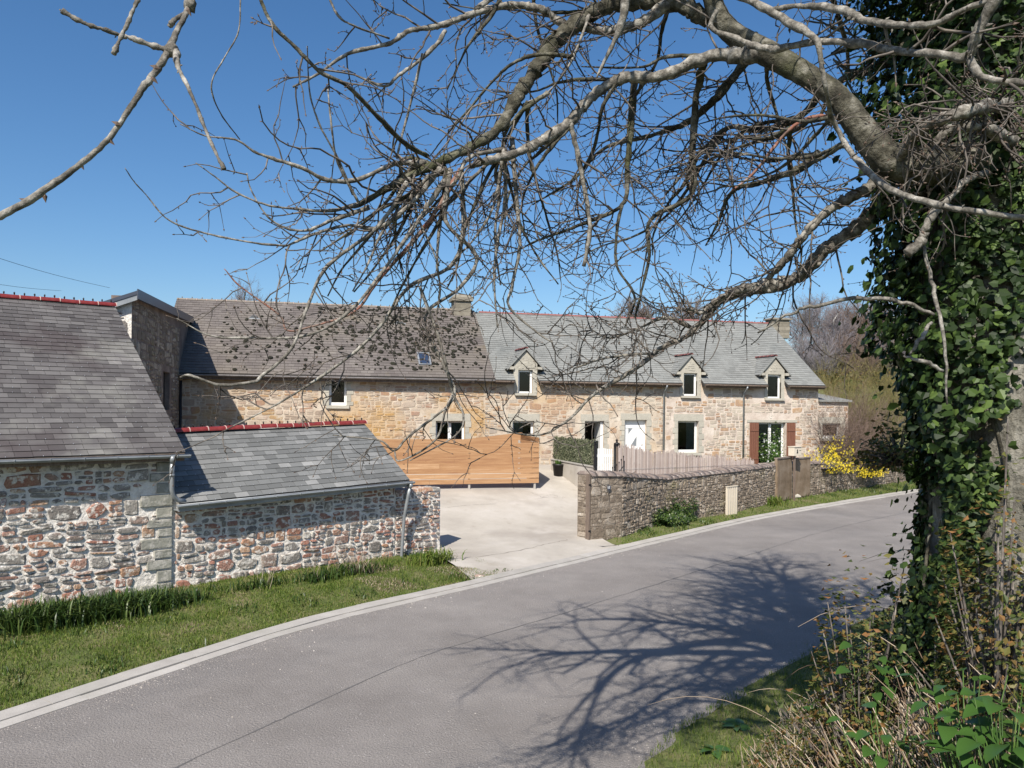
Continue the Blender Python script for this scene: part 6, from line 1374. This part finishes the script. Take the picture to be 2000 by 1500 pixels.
# far trees beyond the field
GT = 'bare trees beyond the field'
def ft(px, top, Y, sp, n, mt, lab, seed, tr=.16):
    a, _ = ray(px, 700); x = a * Y; z = h1(x, Y); zt = HC + ray(px, top)[1] * Y; wisp((x, Y, z), zt - z, sp, n, lab, 'tree', mt, 'bare_tree', lv=2, seed=seed, trunk=tr).__setitem__('group', GT)
ft(1568, 585, 74, 3.2, 46, 'far_twig', 'slim grey bare tree seen just right of the farmhouse roof end', 11)
ft(1600, 572, 82, 3.8, 52, 'far_twig', 'tall hazy bare tree behind the slope right of the farmhouse chimney', 12)
ft(1630, 600, 66, 2.6, 40, 'far_birch', 'pale barked birch standing in the middle of the far trees', 13, .17)
ft(1668, 598, 68, 3.6, 60, 'far_brown', 'rounded russet bare tree right of the pale birch', 14)
ft(1712, 590, 70, 3.8, 60, 'far_brown', 'wide russet bare tree partly hidden by the ivy', 15)
ft(1648, 575, 90, 4.0, 46, 'far_twig', 'faint bare tree rising behind the russet one', 16)
ft(1760, 600, 78, 4.0, 50, 'far_twig', 'bare tree almost hidden behind the ivy leaves', 17)
ft(1815, 610, 80, 4.0, 40, 'far_twig', 'bare tree at the far right behind the oak trunk', 18)
def ft2(px, top, Y, sp, n, mt, lab, seed): 
    a, _ = ray(px, 700); x = a * Y; z = h1(x, Y); zt = HC + ray(px, top)[1] * Y; wisp((x, Y, z), zt - z, sp, n, lab, 'tree', mt, 'bare_tree', lv=2, seed=seed, trunk=.2)
ft2(478, 552, 62, 3.2, 60, 'far_twig', 'bare treetop showing over the left end of the mossy farmhouse roof', 21)
ft2(1240, 583, 66, 3.4, 60, 'far_brown', 'bare treetop showing over the middle of the grey farmhouse roof', 22)
ft2(1345, 590, 70, 3.2, 50, 'far_brown', 'bare treetop showing over the grey roof above the second dormer', 23)
for k, (px, Y, H_, lab) in enumerate(((1572, 62, 4.2, 'grey bare thicket beside the far end of the farmhouse roof'), (1605, 66, 5.0, 'grey brown bare thicket left of the pale birch'), (1640, 64, 3.6, 'low bare thicket at the foot of the pale birch'), (1672, 63, 4.6, 'russet bare thicket right of the pale birch'), (1705, 66, 5.2, 'russet bare thicket below the ivy leaves'), (1742, 64, 4.4, 'bare thicket half hidden by the ivy'), (1785, 66, 5.0, 'bare thicket behind the ivied trunk'))):
    a, _ = ray(px, 700); x = a * Y; wisp((x, Y, h1(x, Y)), H_ * .75, 3.6, 40, lab, 'thicket', 'far_brown' if k in (3, 4) else 'far_twig', 'bare_thicket', r0=.035, lean=.55, seed=60 + k, lv=2)
# low bushes on the field edge
for k, (px, Y, s, lab) in enumerate(((1600, 62, 1.6, 'grey green bush on the field edge below the birch'), (1650, 60, 1.9, 'olive bush at the field edge left of the willow'), (1720, 61, 2.0, 'olive bush at the field edge behind the ivy'))):
    a, _ = ray(px, 700); x = a * Y; bush(0, 0, s, s * .8, s * .8, 900, (.12, .25), 'bramble', lab, base=(x, Y, h1(x, Y)), stems=30)
# ---- bank vegetation at the lower right ----
def bank_pt(x, y): return Vector((x, y, h1(x, y)))
def scatter(n, x0, x1, y0, y1, cond):
    out = []
    while len(out) < n:
        x, y = rv.uniform(x0, x1), rv.uniform(y0, y1)
        if cond(x, y): out.append((x, y))
    return out
drr = lambda x, y: -float(dleft(x, y)[0]) - ROADW
def img(x, y, z): X, Z = x / y, (z - HC) / y; return CX + (X * CR + Z * SR) * F, CY - (-X * SR + Z * CR) * F
# a bramble and dead-stem thicket is one tangled mass
xs_ = nr.uniform(.8, 6.5, 60000); ys_ = nr.uniform(2.4, 9.5, 60000); zs_ = hgt(xs_, ys_); u_, v_ = img(xs_, ys_, zs_)
lim = 1640 + (1500 - v_) * .28                       # left limit of the thicket in plan follows the bank's crest
dr_ = -dleft(xs_, ys_) - ROADW
k = (dr_ > 1.7 + .5 * np.sin(ys_ * 2.2)) & (dr_ < 6) & (xs_ > .95 + .1 * ys_) & (xs_ ** 2 + ys_ ** 2 > 2.5 ** 2)
bxs, bys, bzs = xs_[k], ys_[k], zs_[k]; print('thicket pts', len(bxs))
mb = MB(); nst = 7000
for i in range(nst):
    j = rv.randrange(len(bxs)); p = Vector((bxs[j], bys[j], bzs[j] - .02)); L = rv.uniform(.15, .6) * (.55 + .6 * max(0, 1 - abs(p.y - 4.6) / 2.2)); d = Vector((rv.gauss(-.15, .42), rv.gauss(0, .42), 1)).normalized(); b = Vector((rv.gauss(0, .25), rv.gauss(0, .25), rv.gauss(-.12, .1)))
    mb.tube([p, p + d * L * .5, p + d * L + b * L * .5], [.0058, .0045, .002], 4, 0, True, False)
for i in range(1100):                                  # stouter dead stems crowding the trunk foot
    x, y = rv.uniform(1.9, 3.2), rv.uniform(3.3, 5.4); p = Vector((x, y, h1(x, y) - .02)); L = rv.uniform(.2, .68); d = Vector((rv.gauss(-.1, .4), rv.gauss(0, .4), 1)).normalized(); mb.tube([p, p + d * L * .5, p + d * L + Vector((rv.gauss(0, .08), rv.gauss(0, .08), -.03))], [.006, .0045, .002], 4, 0, True, False)
for i in range(60):                                  # long arching bramble canes
    j = rv.randrange(len(bxs)); p = Vector((bxs[j], bys[j], bzs[j])); L = rv.uniform(.7, 1.5); g = rv.uniform(0, 6.28); h = Vector((cos(g), sin(g), 0)); mb.tube([p + h * L * t + Vector((0, 0, L * .9 * t * (1 - .75 * t))) for t in (0, .12, .25, .37, .5, .62, .75, .87, 1)], [.004, .004, .004, .0037, .0035, .003, .0027, .002, .0012], 4, 0, True, False)
tag(mb.build('dead_stems', M['dry']), 'tangle of pale dry stems and arching canes on the bank beside the oak', 'dead stems', kind='stuff')
mb = MB(); P = []; N_ = []
for i in range(24000):
    j = rv.randrange(len(bxs)); hmax = .10 + (.15 + .45 * float(np.clip(1 - abs(bys[j] - 4.6) / 2.4, 0, 1))) * (.5 + .5 * sin(bxs[j] * 3.1) * cos(bys[j] * 2.3)); P.append(Vector((bxs[j], bys[j], bzs[j] + rv.uniform(0, hmax)))); N_.append(Vector((-.2, -.4, 1)))
leaves(mb, P, N_, (.022, .052), rv, 0, 'leaf'); tag(mb.build('brambles', M['bramble']), 'low brown and green bramble leaves covering the roadside bank', 'brambles', kind='stuff')
# larger leafy masses round the trunk foot and left of it
bush(0, 0, .17, .17, .30, 600, (.02, .05), 'ivy', 'dark leafy bush left of the oak trunk over the end of the garden wall', base=pY(1835, 930, 4.5), stems=60, kind='ivy', dz=-.05)
bush(0, 0, .42, .4, .5, 1000, (.04, .08), 'bramble', 'brownish leafy shrub beside the oak trunk in front of the garden wall end', base=pY(1755, 900, 8.2), stems=90, kind='leaf', dz=-.1)
bush(0, 0, .50, .36, 1.25, 4600, (.022, .05), 'bramble', 'orange tinged bramble bush on the bank below the bare trunk bark', base=(2.35, 3.75, h1(2.35, 3.75) - .05), stems=110)
bush(0, 0, .50, .42, 1.25, 4600, (.025, .055), 'bramble', 'tall bramble thicket leaning out of the bank left of the oak foot', base=(2.15, 4.75, h1(2.15, 4.75) - .1), stems=130)
bush(0, 0, .45, .4, .66, 2300, (.022, .05), 'bramble', 'lower bramble bush on the crest of the bank above the road edge', base=(2.05, 5.5, h1(2.05, 5.5) - .1), stems=110)
bush(0, 0, .55, .45, .8, 2200, (.03, .06), 'ivy', 'dark ivy bush filling the bank behind the oak foot', base=(3.0, 5.5, h1(3.0, 5.5) - .1), stems=60, kind='ivy')
# broad green leaves in the lower right corner, and a few by the road edge
def rosette(x, y, n, s, lab, grp=None):
    p = bank_pt(x, y); t = tag(empty('broad_leaf_plant', None, p), lab, 'plant', grp); mb = MB()
    for k in range(n):
        g = 2 * pi * k / n + rv.uniform(-.4, .4); mb = MB(); leaf(mb, Vector((cos(g) * s * .15, sin(g) * s * .15, .03)), Vector((cos(g), sin(g), rv.uniform(.1, .5))), s * rv.uniform(.7, 1.1), .26); mb.build('leaf', M['dock'], t)
def leaf(mb, p, d, L, wr_, sag=.5):
    d = d.normalized(); b = d.cross(Vector((0, 0, 1))).normalized(); up = b.cross(d); w_ = L * wr_; vs = []; b = (b + up * rv.uniform(-.4, .4)).normalized()
    for t_, ww in ((0, .30), (.12, .85), (.35, 1.05), (.62, .8), (.85, .38), (1.0, .03)):
        c_ = p + d * L * t_ - Vector((0, 0, L * sag * .5 * t_ * t_)); vs += [c_ - b * w_ * ww + up * .22 * w_ * ww, c_, c_ + b * w_ * ww + up * .22 * w_ * ww]
    mb.add(vs, [(3 * i + j, 3 * i + 3 + j, 3 * i + 4 + j, 3 * i + 1 + j) for i in range(5) for j in range(2)], 0, True)
def tall_leafy(px, py, Y, n, s, lab, mt='dock'):
    q = pix(px, py, Y); z = h1(q.x, q.y); t = tag(empty('broad_leaf_plant', None, (q.x, q.y, z)), lab, 'plant'); mb = MB(); sb = MB(); H_ = q.z - z
    for k in range(int(n * 1.8)):
        g = rv.uniform(0, 6.28); r = rv.uniform(.02, .16); r *= 1.4; p = Vector((cos(g) * r, sin(g) * r, max(.08, H_ + rv.uniform(-.24, -.02)))); sb.tube([Vector((cos(g) * .02, sin(g) * .02, -.05)), p * .5 + Vector((0, 0, .04)), p], [.004, .003, .0025], 4); mb = MB(); leaf(mb, p, Vector((cos(g), sin(g) - .25, rv.uniform(-.1, .45))), s * rv.uniform(.6, 1.15), .33, .7); mb.build('leaf', M[mt], t)
    sb.build('stem', M['leaf_green'], t)
for k, (px, py, Y, n, s, lab) in enumerate(((1985, 1405, 2.9, 16, .115, 'glossy broad leaved plant at the very lower right corner'), (1915, 1440, 2.95, 12, .10, 'glossy broad leaved plant just left of the corner plant'), (1965, 1340, 3.0, 10, .10, 'glossy broad leaved plant higher up the bank at the right edge'), (1850, 1490, 3.1, 8, .085, 'small glossy leaved plant at the bottom edge among brown stems'), (1700, 1250, 4.6, 8, .10, 'pale green leafy sprig at the left crest of the thicket'), (1740, 1370, 3.6, 9, .09, 'yellow green leafy sprig among the dry stems on the bank'), (1890, 1290, 3.2, 9, .10, 'mid green leafy plant in the thicket below the trunk'))): tall_leafy(px, py, Y, n, s, lab)
for k, (px, py, lab) in enumerate(((1395, 1470, 'broad leaved weed at the ragged road edge of the verge'), (1610, 1400, 'broad leaved weed on the verge beside the first dry stems'), (1440, 1425, 'dark broad leaved dock on the grass verge nearest the tree shadow'), (1560, 1455, 'broad leaved dock low on the verge near the fallen twig'), (1500, 1490, 'broad leaved dock at the bottom edge of the picture'))):
    p = ghit(px, py); rosette(p.x, p.y, 7, .20, lab)
# fallen pale twig on the verge
p0 = [ghit(1510, 1440), ghit(1545, 1398), ghit(1585, 1392), ghit(1640, 1415), ghit(1690, 1455)]; mb = MB(); cc = smooth([q + Vector((0, 0, .05 + .04 * (i in (1, 2, 3)))) for i, q in enumerate(p0)], 5, .004); mb.tube(cc, lerpl([.004, .007, .009, .01, .012], len(cc)), 6); tag(mb.build('fallen_twig', M['dry']), 'pale crooked fallen twig lying on the grass verge by the road', 'twig')
